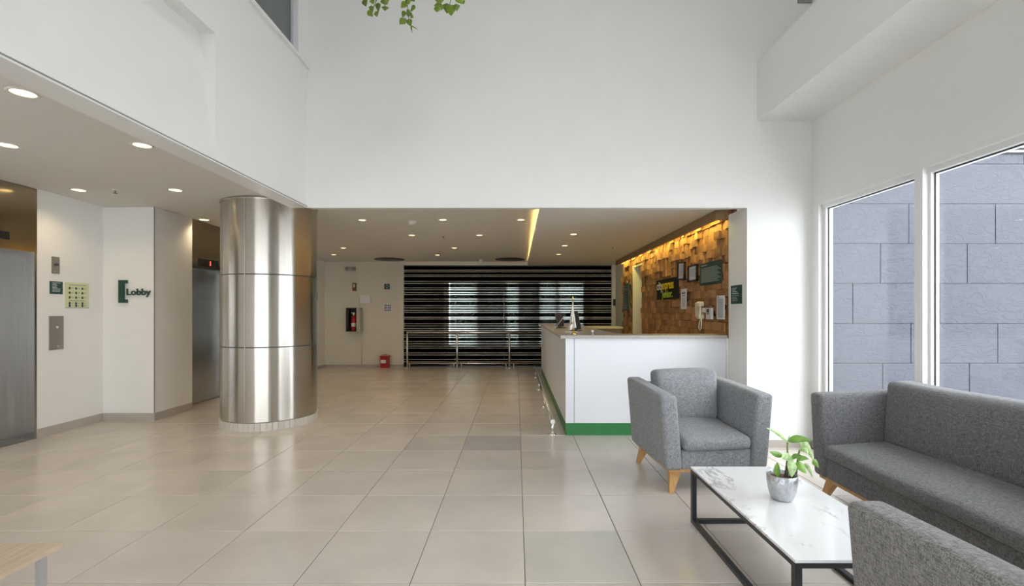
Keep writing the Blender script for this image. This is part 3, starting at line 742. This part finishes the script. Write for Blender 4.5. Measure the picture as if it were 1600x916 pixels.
# fascia with LED strip washing the blocks
struct('trim_12', MB().box(2.28, 2.30, 5.56, 11.15, 2.462, 2.573).box(2.30, 2.455, 5.56, 5.575, 2.462, 2.573), M['fascia'])
ld = struct('trim_13', bx(2.31, 2.325, 5.62, 11.1, 2.54, 2.55), M['led'])
area('led_strip_light', (2.335, 8.35, 2.53), (0, R(18), 0), .02, 5.4, 16, (1, .85, .20))

struct('trim_14', bx(2.387, 2.455, 5.505, 5.57, 0, 1.106), M['paint'])
# items on the wood wall; PW reads along -Y
XF = 2.385
PW = Plane((XF, 0, 0), (0, -1, 0))
def wy(px): return XF*FPX/(px-CXP)
def mounted(name, y0, y1, z0, z1, dep, m, label, cat, back=.07):
    mb = MB(); PW.box(mb, -y0, -y1, z0, z1, 0, dep); o = solo(name, mb, m, label, cat)
    mb = MB(); ym = (y0+y1)/2; PW.box(mb, -ym-.03, -ym+.03, (z0+z1)/2-.03, (z0+z1)/2+.03, -.05, 0); part('mounting_block', mb, M['black'], o)
    return o
o = mounted('company_sign', 8.15, 7.12, 1.605, 1.925, .03, M['signb'], 'black sign with white, yellow and lime hotel lettering', 'sign')
lettering('letters_white', 'city', PW, -8.13, 1.765, .031, .20, M['paper'], o, 1.10, .004, .0015)
lettering('letters_yellow', 'express', PW, -7.86, 1.765, .031, .20, M['yellow'], o, .95, .004, .0015)
lettering('letters_lime', 'Junior.', PW, -7.84, 1.632, .031, .165, M['lime'], o, 1.22, .004, .0015)
def framed(y0, y1, z0, z1, tilt, label):
    c = Vector((XF, (y0+y1)/2, z0)); t = thing('framed_certificate', label, 'frame', c)
    mb = MB(); PW.box(mb, -y0, -y0+.03, z0, z1, 0, .025); PW.box(mb, -y1-.03, -y1, z0, z1, 0, .025); PW.box(mb, -y0, -y1, z0, z0+.022, 0, .025); PW.box(mb, -y0, -y1, z1-.022, z1, 0, .025)
    part('frame', mb, M['black'], t)
    pp = kid('paper', PW, -y0+.03, -y1-.03, z0+.022, z1-.022, .004, .008, M['paper'], t)
    bars('printed_lines', PW, [(-y0+.06, -y1-.06-.02*(i % 3), z1-.06-.022*i, .007) for i in range(int((z1-z0-.1)/.022))], .008, M['inkg'], t)
    t.rotation_euler = (tilt, 0, 0)
framed(7.15, 6.84, 1.865, 2.125, R(4), 'leftmost black-framed certificate, hung slightly crooked, above company sign')
framed(6.71, 6.36, 1.815, 2.04, 0, 'black-framed certificate hung straight beside the dark green board')
o = mounted('dark_green_board', 6.26, 5.63, 1.745, 2.02, .02, M['dkgreen'], 'largest dark green notice board with fine text on wood blocks', 'sign')
bars('printed_lines', PW, [(-6.21, -6.02, 1.985, .009)]+[(-6.21, -5.72+.05*((i*7) % 3), 1.95-.017*i, .005) for i in range(11)], .02, M['inkw'], o)
o = mounted('paper_notice', 7.03, 6.79, 1.445, 1.735, .004, M['paper'], 'white paper notice hanging just right of the company sign', 'notice')
bars('printed_lines', PW, [(-6.98, -6.84-.01*(i % 3), 1.60-.017*i, .006) for i in range(8)], .004, M['inkg'], o)
bars('icons', PW, [(-6.98, -6.92, 1.66, .03), (-6.90, -6.85, 1.66, .03), (-6.96, -6.86, 1.63, .012)], .004, M['blueink'], o)
o = mounted('paper_notice', 5.77, 5.55, 1.322, 1.60, .004, M['paper'], 'white printed sheet right of the telephone and intercom', 'notice')
bars('printed_lines', PW, [(-5.74, -5.58-.015*(i % 4 == 0), 1.555-.0125*i, .006) for i in range(18)]+[(-5.74, -5.71, 1.575, .014)], .004, M['inkg'], o)
# telephone
t = thing('wall_telephone', 'ivory wall telephone with hanging cord on wood blocks', 'telephone', (XF, 6.2, 1.3))
def softw(name, u0, u1, v0, v1, w0, w1, r, par):
    me = soft(XF-w1, XF-w0, -u1, -u0, v0, v1, r, m=4); me.name = name; me.transform(Matrix.Translation(-root_loc(par)))
    return link(name, me, M['ivory'], par)
softw('cradle', -6.42, -6.28, 1.335, 1.53, -.05, .03, .018, t)
h_ = softw('handset', -6.27, -6.185, 1.335, 1.525, .025, .05, .012, t)
softw('earpiece', -6.28, -6.175, 1.475, 1.54, -.01, .06, .018, h_)
softw('mouthpiece', -6.28, -6.175, 1.315, 1.375, -.01, .06, .018, h_)
kid('hook_bracket', PW, -6.28, -6.18, 1.40, 1.46, -.05, .02, M['ivory'], t)
part('cord', MB().tube([(XF-.03, 6.20, 1.325), (XF-.04, 6.22, 1.26), (XF-.04, 6.24, 1.20), (XF-.04, 6.19, 1.175), (XF-.04, 6.16, 1.21), (XF-.03, 6.17, 1.325)], .007, 8), M['ivory'], t)
o = mounted('intercom', 6.03, 5.88, 1.318, 1.455, .03, M['white_p'], 'small white intercom with dark screen beside the telephone', 'intercom')
kid('screen', PW, -6.01, -5.93, 1.40, 1.445, .03, .032, M['dgrey'], o); kid('keypad', PW, -6.01, -5.93, 1.375, 1.392, .03, .034, M['inkg'], o)
o = mounted('notice_board', 10.65, 10.22, 1.42, 2.01, .03, M['dkgreen'], 'dark green hanging board left of the doorway in wood wall', 'sign')
bars('printed_lines', PW, [(-10.6, -10.3, 1.93-.05*i, .012) for i in range(10)], .03, M['inkg'], o)
board('light_switch', Plane((0, YF-.02, 0), (1, 0, 0)), 2.44, 2.50, 1.55, 1.72, .012, M['black'], 'small black switch on the pale pier right of striped glass', 'switch')
# green sign on the jamb of the opening
PJ = Plane((2.405, 0, 0), (0, -1, 0))
o = board('jamb_sign', PJ, -5.42, -5.17, 1.497, 1.70, .01, M['dkgreen'], 'dark green sign on the white pier right of wood wall', 'sign')
bars('printed_lines', PJ, [(-5.385, -5.385+l, 1.665-.019*i, .008 if i < 4 else .004) for i, l in enumerate((.11, .08, .12, .15, .16, .10, .12, .13))], .01, M['inkw'], o)

# objects on the counter
CT = 1.143
t = thing('desk_flag', 'small white table flag on a brass pole on counter', 'flag', (.675, 5.66, CT))
fxp = .67
part('base', MB().lathe([(0, 0), (.032, 0), (.034, .010), (.022, .022), (.010, .035), (0, .036)], (fxp, 5.66, CT), 20), M['brass'], t)
part('pole', MB().tube([(fxp, 5.66, CT+.03), (fxp-.012, 5.66, 1.555)], .0055, 10).lathe([(0, 0), (.010, .008), (.012, .02), (.004, .035), (0, .045)], (fxp-.012, 5.66, 1.55), 12), M['brass'], t)
def cloth(u, v):  # u along, v down
    x = fxp-.015+.01*v + u*(.03*v) - (1-u)*(.055*v) ; zz = 1.525-.30*v-(1-u)*.035*v+u*.06*v*0
    return (x, 5.65+.018*math.sin(u*9+v*3)*v, zz)
mb = MB(); nu, nv = 12, 12
for i in range(nu+1):
    for j in range(nv+1): mb.v.append(cloth(i/nu, j/nv))
for i in range(nu):
    for j in range(nv): mb.f.append([i*(nv+1)+j, (i+1)*(nv+1)+j, (i+1)*(nv+1)+j+1, i*(nv+1)+j+1]); mb.s.append(True)
fo = part('flag_cloth', mb, M['flag'], t)
sm = fo.modifiers.new('thickness', 'SOLIDIFY'); sm.thickness = .002
mb = MB(); ou = [cloth(.12, .5), cloth(.12, .84), cloth(.5, .80), cloth(.5, .74), cloth(.26, .74), cloth(.26, .56)]
mb.add([(x, y-.012, z) for x, y, z in ou]+[(x, y-.010, z) for x, y, z in ou], [list(range(6)), list(range(6, 12))]+[(i, (i+1) % 6, 6+(i+1) % 6, 6+i) for i in range(6)])
part('emblem', mb, mat('flag_emblem', (.10, .10, .02), .7), t)
def monitor(name, label, x, y, wd, h, lean, z0, rz):
    t = thing(name, label, 'monitor', (x, y, CT), rz)
    mb = MB(); s_ = math.sin(lean); c_ = math.cos(lean)
    def P3(u, w_, v): return (u, w_*c_+v*s_, z0+v*c_-w_*s_)
    mb.hexa([P3(-wd/2, 0, 0), P3(wd/2, 0, 0), P3(wd/2, .02, 0), P3(-wd/2, .02, 0), P3(-wd/2, 0, h), P3(wd/2, 0, h), P3(wd/2, .02, h), P3(-wd/2, .02, h)])
    lpart('housing', mb, M['dgrey'], t)
    mb = MB(); mb.hexa([P3(-wd/2+.01, .0201, .01), P3(wd/2-.01, .0201, .01), P3(wd/2-.01, .022, .01), P3(-wd/2+.01, .022, .01), P3(-wd/2+.01, .0201, h-.01), P3(wd/2-.01, .0201, h-.01), P3(wd/2-.01, .022, h-.01), P3(-wd/2+.01, .022, h-.01)])
    lpart('screen', mb, M['black'], t)
    lpart('stand', MB().box(-.02, .02, .02, .045, .005, z0+h*.4).box(-.07, .07, -.03, .10, 0, .008), M['dgrey'], t)
    return t
monitor('monitor', 'dark grey monitor leaning behind the small table flag', .86, 6.75, .24, .25, R(12), .02, R(62))
monitor('tablet_display', 'small dark tilted screen further along the counter', .75, 8.1, .17, .235, R(14), .02, R(50))
t = thing('leaflet_stand', 'clear acrylic leaflet stand on the dark counter edge', 'stand', (.72, 7.7, CT))
part('sloped_panel', MB().hexa([(.60, 7.6, CT), (.61, 7.6, CT), (.61, 7.85, CT), (.60, 7.85, CT), (.75, 7.6, CT+.22), (.757, 7.6, CT+.22), (.757, 7.85, CT+.22), (.75, 7.85, CT+.22)]), M['acrylic'], t)
part('leaflet', MB().hexa([(.615, 7.62, CT+.01), (.617, 7.62, CT+.01), (.617, 7.83, CT+.01), (.615, 7.83, CT+.01), (.75, 7.62, CT+.19), (.752, 7.62, CT+.19), (.752, 7.83, CT+.19), (.75, 7.83, CT+.19)]), M['paper'], t)
part('foot', bx(.60, .80, 7.6, 7.85, CT, CT+.005), M['acrylic'], t)
solo('paper_sheet', MB().hexa([(.63, 6.25, CT), (.80, 6.22, CT), (.82, 6.5, CT), (.65, 6.53, CT), (.63, 6.25, CT+.002), (.80, 6.22, CT+.002), (.82, 6.5, CT+.002), (.65, 6.53, CT+.002)]), M['paper'], 'white sheet of paper lying on counter beside the flag', 'paper')
t = thing('counter_bell', 'small silver bell button standing alone on the counter', 'bell', (.90, 5.75, CT))
part('bell_base', MB().lathe([(0, 0), (.02, 0), (.012, .008), (.006, .012), (.006, .03)], (.90, 5.75, CT), 16), M['chrome'], t)
part('bell_knob', MB().lathe([(0, .022), (.014, .026), (.018, .036), (.013, .048), (0, .053)], (.90, 5.75, CT), 16), M['white_p'], t)

# ================================================================== CEILING FIXTURES
def on_ceiling(px, py, zf=None):
    Y = 5.0
    for _ in range(30): Z = zf if zf else cz(Y); Y = (Z-CAMH)*FPX/(CYP-py)
    return wx(px, Y), Y, (zf if zf else cz(Y))
ring = MB().lathe([(.050, .002), (.050, -.004), (.058, -.006), (.066, -.002), (.066, .002)], n=28).mesh('ring'); ring.materials.append(M['trimw'])
lens = MB().lathe([(0, -.003), (.030, -.003), (.050, -.001), (.050, .002)], n=24).mesh('lens'); lens.materials.append(M['lamp'])
def downlight(px, py, label, group, zf=None, s=1.0, power=9):
    x, y, z = on_ceiling(px, py, zf)
    t = thing('ceiling_downlight', label, 'light', (x, y, z), 0, group)
    for nm, me in (('ring', ring), ('lens', lens)):
        o = link(nm, me, None, t); o.scale = (s, s, 1)
    l = bpy.data.lights.new('downlight_beam', 'SPOT'); l.energy = power; l.color = (1, .78, .47); l.spot_size = R(140); l.spot_blend = .8; l.shadow_soft_size = .05
    o = bpy.data.objects.new('downlight_beam', l); COL.objects.link(o); o.parent = t; o.location = (0, 0, -.02)
G1 = 'warm downlights over the lift hall'; G2 = 'warm downlights over the lobby passage'; G3 = 'downlights in the lowered reception ceiling'
for px, py, lb in ((36, 145, 'nearest and largest round downlight, top left over lift hall'), (12, 227, 'round downlight cut by left edge above the near elevator'), (222, 227, 'round downlight near the atrium edge above the Lobby sign'),
                   (123, 297, 'round downlight above the white wall with call plates'), (274, 297, 'round downlight between the Lobby sign and steel column'), (319, 343.5, 'small round downlight in front of the far elevator')):
    downlight(px, py, lb, G1, s=1.25)
for px, py, lb in ((566, 344, 'lobby downlight in nearest row, first right of steel column'), (692, 343.5, 'lobby downlight in nearest row, middle of the three'), (814, 343.5, 'lobby downlight in nearest row, beside the lowered ceiling edge'),
                   (643.5, 367.5, 'lobby downlight in second row, below the smoke detector'), (749, 367.5, 'lobby downlight in second row, nearer the lowered ceiling'), (536.5, 387.5, 'lobby downlight in third row, left one near the column'),
                   (710, 387.5, 'lobby downlight in third row, right one'), (521.5, 398, 'lobby downlight in farthest row, above the cream wall'), (683.5, 398.5, 'lobby downlight in farthest row, above the striped glass')):
    downlight(px, py, lb, G2, s=1.0)
for px, py, lb in ((896, 366, 'nearest of three downlights in the lowered reception ceiling'), (882.5, 384, 'middle of three downlights in the lowered reception ceiling'), (873, 397.5, 'farthest of three downlights in the lowered reception ceiling')):
    downlight(px, py, lb, G3, 2.575, s=.95)
def sprinkler(px, py, label, zf=None):
    x, y, z = on_ceiling(px, py, zf)
    t = thing('sprinkler_head', label, 'sprinkler', (x, y, z-.045))
    part('escutcheon', MB().lathe([(0, 0), (.035, 0), (.03, -.008), (.012, -.010)], (x, y, z), 16), M['trimw'], t)
    part('nozzle', MB().tube([(x, y, z-.008), (x, y, z-.04)], .009, 8).lathe([(0, -.045), (.022, -.045), (.022, -.04), (0, -.04)], (x, y, z), 12), M['steel_pl'], t)
sprinkler(180, 296.5, 'sprinkler head between the two small lift hall downlights')
sprinkler(693, 368, 'sprinkler head between the second row lobby downlights')
sprinkler(957.5, 384.5, 'sprinkler head alone in the lowered reception ceiling', 2.575)
x, y, z = on_ceiling(643.5, 346)
t = thing('smoke_detector', 'round white smoke detector between the nearest lobby downlights', 'detector', (x, y, z-.05))
part('mounting_plate', MB().lathe([(0, 0), (.075, 0), (.072, -.016), (.06, -.018)], (x, y, z), 24), M['white_p'], t)
part('sensor_dome', MB().lathe([(.055, -.016), (.05, -.042), (.03, -.055), (0, -.056)], (x, y, z), 24), M['white_p'], t)
x, y, z = on_ceiling(591, 366.5)
t = thing('ceiling_speaker', 'flat round pale speaker grille in the lobby ceiling', 'speaker', (x, y, z-.01))
part('grille', MB().lathe([(0, -.010), (.10, -.010), (.13, -.004), (.13, 0)], (x, y, z), 28), M['ceil'], t)
part('rim', MB().lathe([(.13, 0), (.135, -.008), (.145, -.004), (.145, 0)], (x, y, z), 28), M['trimw'], t)
for px, lb in ((609, 'dark round ceiling disc above the cream far wall'), (797, 'dark round ceiling disc above the striped glass')):
    x, y, z = on_ceiling(px, 405.3)
    t = thing('ceiling_disc', lb, 'disc', (x, y, z-.02))
    part('disc', MB().lathe([(0, -.016), (.33, -.016), (.345, -.008), (.345, 0)], (x, y, z), 36), M['dgrey'], t)
    part('rim', MB().lathe([(.345, 0), (.35, -.014), (.362, -.010), (.362, 0)], (x, y, z), 36), M['black'], t)
x, y, z = on_ceiling(752, 405.5)
t = thing('security_camera', 'small pale dome camera on ceiling in front of striped glass', 'camera', (x, y, z-.09))
part('mount', MB().lathe([(0, 0), (.055, 0), (.055, -.03), (.04, -.035)], (x, y, z), 18), M['white_p'], t)
part('dome', MB().lathe([(.045, -.03), (.045, -.05), (.03, -.075), (0, -.088)], (x, y, z), 18), M['white_p'], t)

# ================================================================== SEATING
def seating(name, label, cat, loc, rz, W, D, m, armh=.765, armb=.80, backh=.885, cush=1, armt=.135, lean=.05):
    """origin at floor, front centre; faces local -Y; W = half width at the bottom"""
    t = thing(name, label, cat, loc, rz)
    def lw(sg):
        def f(q):
            k = (q.z-.19)/.58; q = q.copy()
            q.x += sg*lean*k; q.y += .02*math.sin(3.1*k)*0
            q.z += (armb-armh)*max(0, q.y/D)*max(0, k)
            return q
        return f
    for sg in (-1, 1):
        x0, x1 = sorted((sg*W, sg*(W-armt)))
        softpart('armrest', soft(x0, x1, 0, D, .185, armh, .030, (.006, .004, .004), lw(sg), 8), m, t)
        y_ = .004
        sm = MB().box(min(sg*(W-armt), sg*(W-armt)+sg*.003)-.002, max(sg*(W-armt), sg*(W-armt)+sg*.003)+.002, -.003, .012, .19, .34)
    iw = W-armt
    softpart('front_rail', soft(-iw-.005, iw+.005, .02, .10, .187, .335, .012, (0, .004, 0)), m, t)
    lpart('seat_deck', MB().box(-iw, iw, .09, D-.10, .19, .325), m, t)
    def bw(q): q = q.copy(); q.y += .07*(q.z-.19)/.6; return q
    softpart('back_frame', soft(-iw-.01, iw+.01, D-.17, D-.06, .187, backh-.13, .03, (0, .004, .004), bw), m, t)
    def sw(q):
        q = q.copy(); q.z += .045*max(0, (q.y)/(D-.2))*(1 if q.z > .38 else .5)
        q.z += .004*math.sin(q.x*7+q.y*5); return q
    softpart('seat_cushion', soft(-iw+.004, iw-.004, -.012, D-.19, .335, .435, .035, (.0, .012, .016), sw, 14), m, t)
    def cw(q):
        q = q.copy(); k = (q.z-.45)/.43; q.y += .055*k+.006*math.sin(q.x*9+2*k); q.x *= 1+.06*k
        q.z += .006*math.sin(q.x*4.0); return q
    softpart('back_cushion', soft(-iw+.008, iw-.008, D-.36, D-.165, .45, backh, .045, (.004, .022, .010), cw, 14), m, t)
    # wooden plinth board and splayed legs
    lpart('wooden_base', MB().box(-W+.03, W-.03, .03, .055, .165, .187).box(-W+.03, W-.03, D-.055, D-.03, .165, .187).box(-W+.03, -W+.055, .055, D-.055, .165, .187).box(W-.055, W-.03, .055, D-.055, .165, .187)
          .box(-W+.055, W-.055, .3, .33, .165, .187), M['oak'], t)
    for sx in (-1, 1):
        for sy in (-1, 1):
            yt = .09 if sy < 0 else D-.09; yb = .045 if sy < 0 else D-.05
            xt0, xt1 = sx*(W-.055), sx*(W-.15); xb0, xb1 = sx*(W-.035), sx*(W-.068)
            yo = .016
            v = [(xb0, yb-yo, 0), (xb1, yb-yo, 0), (xb1, yb+yo, 0), (xb0, yb+yo, 0), (xt0, yt-.022, .166), (xt1, yt-.022, .166), (xt1, yt+.022, .166), (xt0, yt+.022, .166)]
            lpart('leg', MB().hexa(v), M['oak'], t)
    return t
th = R(4.5)
seating('armchair', 'grey fabric armchair facing the viewer in front of reception counter', 'armchair', (1.155+.41*math.cos(th), 3.735+.41*math.sin(th), 0), th, .41, .86, M['fabric'])
seating('sofa', 'long charcoal grey sofa with wooden legs under the window', 'sofa', (2.262, 2.74, 0), R(-90), .96, .775, M['fabric_s'], armh=.795, armb=.825, backh=.905)
seating('armchair', 'nearest grey armchair cut by the right corner, seen from its side', 'armchair', (1.575, 1.655, 0), R(180), .41, .86, M['fabric_n'], armh=.78, armb=.80)

# ================================================================== TABLES
TX0, TX1, TY0, TY1, TT = 1.172, 1.775, 2.04, 3.265, .372
t = thing('coffee_table', 'marble-topped coffee table with dark metal frame between the seats', 'table', ((TX0+TX1)/2, (TY0+TY1)/2, 0))
part('tabletop', bx(TX0, TX1, TY0, TY1, TT-.013, TT), M['marble'], t)
q = .03
part('top_frame', MB().box(TX0, TX1, TY0, TY0+q, TT-.036, TT-.013).box(TX0, TX1, TY1-q, TY1, TT-.036, TT-.013).box(TX0, TX0+q, TY0+q, TY1-q, TT-.036, TT-.013).box(TX1-q, TX1, TY0+q, TY1-q, TT-.036, TT-.013), M['tframe'], t)
for x in (TX0, TX1-q):
    for y in (TY0, TY1-q): part('leg', bx(x, x+q, y, y+q, .025, TT-.036), M['tframe'], t)
part('floor_rail', bx(TX0, TX0+q, TY0, TY1, 0, .025), M['tframe'], t); part('floor_rail', bx(TX1-q, TX1, TY0, TY1, 0, .025), M['tframe'], t)
part('floor_rail', bx(TX0+q, TX1-q, TY0, TY0+q, 0, .025), M['tframe'], t); part('floor_rail', bx(TX0+q, TX1-q, TY1-q, TY1, 0, .025), M['tframe'], t)
t = thing('side_table', 'pale wood table with square metal legs at lower left', 'table', (-2.3, 1.6, 0))
part('tabletop', bx(-3.0, -1.893, 1.2, 2.026, .432, .45), M['ash'], t)
part('top_frame', MB().box(-2.96, -1.93, 1.97, 1.992, .412, .432).box(-2.96, -1.93, 1.23, 1.252, .412, .432), M['alu'], t)
for x in (-1.952, -2.96):
    for y in (1.967, 1.23): part('leg', bx(x, x+.025, y, y+.025, 0, .432), M['alu'], t)

# ================================================================== POTTED PLANT
PX, PY = 1.478, 2.70
t = thing('potted_plant', 'small green plant with cane stems in a hammered silver pot', 'plant', (PX, PY, TT))
part('pot', MB().lathe([(0, 0), (.048, 0), (.056, .008), (.070, .05), (.078, .10), (.0795, .14), (.077, .142), (.074, .138), (.070, .115)], (PX, PY, TT), 40), M['pot'], t)
part('soil', MB().lathe([(.0705, .118), (.04, .124), (0, .126)], (PX, PY, TT), 24), M['soil'], t)
def leaf_mesh(pts_c, width, side, fold=.35, n=10, name='leaf', shape=1.0):
    """blade along a centre curve"""
    pts = []
    P0, P1, P2 = [Vector(p) for p in pts_c]
    mb = MB(); sd = Vector(side).normalized()
    for i in range(n+1):
        u = i/n; c = P0*(1-u)**2+P1*2*u*(1-u)+P2*u*u
        d = (P1-P0)*(1-u)+(P2-P1)*u; d.normalize()
        s_ = (sd-d*sd.dot(d)).normalized(); nn = d.cross(s_)
        wv = width*(math.sin(math.pi*(u**(.75*shape)))**.8+.02)
        if i == n: wv = .0006
        mb.v += [tuple(c-s_*wv+nn*fold*wv), tuple(c-s_*wv*.5+nn*fold*.35*wv), tuple(c), tuple(c+s_*wv*.5+nn*fold*.35*wv), tuple(c+s_*wv+nn*fold*wv)]
    for i in range(n):
        for k in range(4): mb.f.append([i*5+k, i*5+k+1, (i+1)*5+k+1, (i+1)*5+k]); mb.s.append(True)
    return mb
def pp(px, py, y=0): Y = PY+y; return Vector((wx(px, Y), Y, wz(py, Y)))
def zp(zx, zy, y=0): return pp(1180+zx/6.543, 660+zy/6.543, y)      # positions read off the plant's own proportions
can1 = part('cane', MB().tube([zp(305, 615), zp(322, 500), zp(330, 400)], [.011, .009, .007], 12), M['cane'], t)
part('stalk', MB().tube([zp(330, 405), zp(330, 300), zp(330, 205)], [.006, .0045, .005], 10), M['stem'], t)
can2 = part('cane', MB().tube([zp(395, 620, .01), zp(415, 520, .01), zp(428, 440, .01)], [.010, .008, .006], 12), M['cane'], t)
part('stalk', MB().tube([zp(428, 445, .01), zp(440, 340, .01), zp(455, 280, .01)], [.006, .005, .004], 10), M['stem'], t)
can3 = part('cane', MB().tube([zp(365, 625, -.02), zp(375, 500, -.015), zp(385, 395, -.01)], [.009, .007, .005], 12), M['cane'], t)
L_ = [((330, 210, 0), (270, 110, -.02), (112, 58, -.03), .011, 'leafpale'),
      ((335, 200, 0), (350, 160, 0), (348, 135, 0), .004, 'leaf'),
      ((335, 200, 0), (430, 140, -.04), (582, 198, -.06), .020, 'leaf'),
      ((440, 195, .01), (520, 170, .0), (600, 400, -.02), .026, 'leafpale'),
      ((450, 290, 0), (500, 250, -.01), (545, 330, -.03), .017, 'leafpale'),
      ((585, 385, -.02), (620, 400, -.03), (650, 470, -.03), .018, 'leaf'),
      ((285, 345, -.01), (220, 330, -.02), (145, 300, -.03), .016, 'leaf'),
      ((385, 385, -.01), (320, 320, -.04), (270, 375, -.06), .022, 'leafpale'),
      ((390, 390, -.02), (400, 440, -.06), (370, 565, -.07), .030, 'leafpale'),
      ((430, 390, 0), (480, 350, -.02), (552, 380, -.03), .014, 'leaf'),
      ((380, 385, 0), (420, 325, -.02), (480, 345, -.05), .015, 'leaf'),
      ((445, 395, 0), (470, 450, -.03), (525, 525, -.04), .026, 'leaf'),
      ((500, 420, .02), (560, 450, .02), (588, 570, .01), .013, 'leafpale'),
      ((240, 560, -.02), (225, 480, -.02), (228, 408, -.02), .020, 'leaf')]
for a_, b_, c_, wv, m_ in L_:
    A, B, C_ = zp(a_[0], a_[1], a_[2]), zp(b_[0], b_[1], b_[2]), zp(c_[0], c_[1], c_[2])
    d = (C_-A).normalized(); side = d.cross(Vector((.15, -1, .25))).normalized()
    part('leaf', leaf_mesh((A, B, C_), wv, side), M[m_], t)
part('leaf_stalk', MB().tube([zp(245, 600, -.02), zp(240, 555, -.02)], .003, 8), M['stem'], t)

# ================================================================== TRAILING PLANT FROM ABOVE
VY = 3.5
t = thing('hanging_plant', 'trailing green vine hanging down at the top of the atrium', 'plant', (-.78, VY, 4.35))
part('planter', MB().lathe([(0, 0), (.16, 0), (.22, .18), (.23, .20), (.20, .19), (0, .17)], (-.76, VY, 4.35), 28), M['white_p'], t)
for an in (0, 120, 240): part('hanger_wire', MB().tube([(-.76+.22*math.cos(R(an)), VY+.22*math.sin(R(an)), 4.54), (-.76, VY, 5.3)], .002, 6), M['chrome'], t)
part('hanger_wire', MB().tube([(-.76, VY, 5.3), (-.76, VY, H)], .002, 6), M['chrome'], t)
def vp(zx, zy): return Vector((wx(550+zx/8.42, VY), VY, wz(zy/8.42, VY)))
strands = {
 'a': [(260, 150), (300, 60), (340, -40), (330, -300)], 'b': [(760, 320), (740, 180), (730, 60), (750, -60), (700, -330)],
 'c': [(1130, 150), (1150, 50), (1180, -60), (1000, -420)], 'd': [(1260, 140), (1290, 40), (1320, -70), (1080, -420)], 'e': [(430, 90), (430, 0), (400, -60), (420, -330)]}
sobj = {}
for k, pts in strands.items():
    P = [vp(*q) for q in pts]; P.append(Vector((-.76+random.uniform(-.12, .12), VY+random.uniform(-.1, .1), 4.52)))
    sobj[k] = part('vine_stem', MB().tube(P, .0028, 6), M['stem'], t)
VL = [('a', 165, 20, 200, 118, 32), ('a', 235, 40, 240, 115, 26), ('a', 265, 5, 300, 100, 26), ('a', 320, -40, 330, 45, 34), ('a', 345, 50, 345, 155, 30), ('a', 215, 165, 285, 240, 30), ('a', 300, 130, 325, 210, 30), ('e', 430, 45, 430, 138, 36), ('e', 400, -60, 450, 38, 48),
      ('b', 710, 30, 640, 95, 38), ('b', 690, -30, 750, 40, 34), ('b', 770, -40, 830, 40, 36), ('b', 750, 10, 760, 95, 26), ('b', 830, 75, 765, 145, 20), ('b', 690, 125, 655, 210, 24), ('b', 745, 100, 705, 165, 22), ('b', 775, 170, 745, 245, 26),
      ('b', 805, 205, 770, 240, 20), ('b', 730, 220, 755, 300, 34), ('b', 650, 230, 720, 270, 20), ('b', 705, 280, 635, 345, 36), ('b', 765, 315, 850, 348, 8), ('b', 770, 320, 780, 405, 9),
      ('c', 1150, -40, 1150, 60, 46), ('c', 1185, 40, 1075, 72, 24), ('c', 1140, 75, 1130, 205, 46), ('c', 1200, 100, 1180, 150, 22), ('d', 1240, 20, 1240, 130, 42), ('d', 1290, 60, 1300, 185, 52), ('d', 1320, 120, 1330, 185, 30), ('d', 1370, 50, 1380, 152, 34), ('d', 1400, -40, 1450, 72, 46), ('d', 1440, -30, 1470, 60, 26),
      ('a', 300, -120, 260, -30, 34), ('b', 690, -120, 720, -30, 34), ('b', 780, -150, 760, -50, 34), ('c', 1100, -150, 1120, -40, 36), ('d', 1350, -150, 1330, -40, 36), ('e', 450, -150, 420, -60, 34)]
for k, x0, y0, x1, y1, hw in VL:
    A, C_ = vp(x0, y0), vp(x1, y1); A.y += random.uniform(-.03, .03); C_.y = A.y+random.uniform(-.03, .03)
    B = (A+C_)/2+Vector((0, random.uniform(-.02, -.005), .004)); d = (C_-A).normalized()
    side = d.cross(Vector((random.uniform(-.3, .3), -1, random.uniform(-.2, .3)))).normalized()
    part('leaf', leaf_mesh((A, B, C_), hw*1.3/8.42*VY/FPX, side, .25, 8, shape=.8), M['vine'], sobj[k])
print('tiles', ntile, 'blocks', len(blocks), len(near))
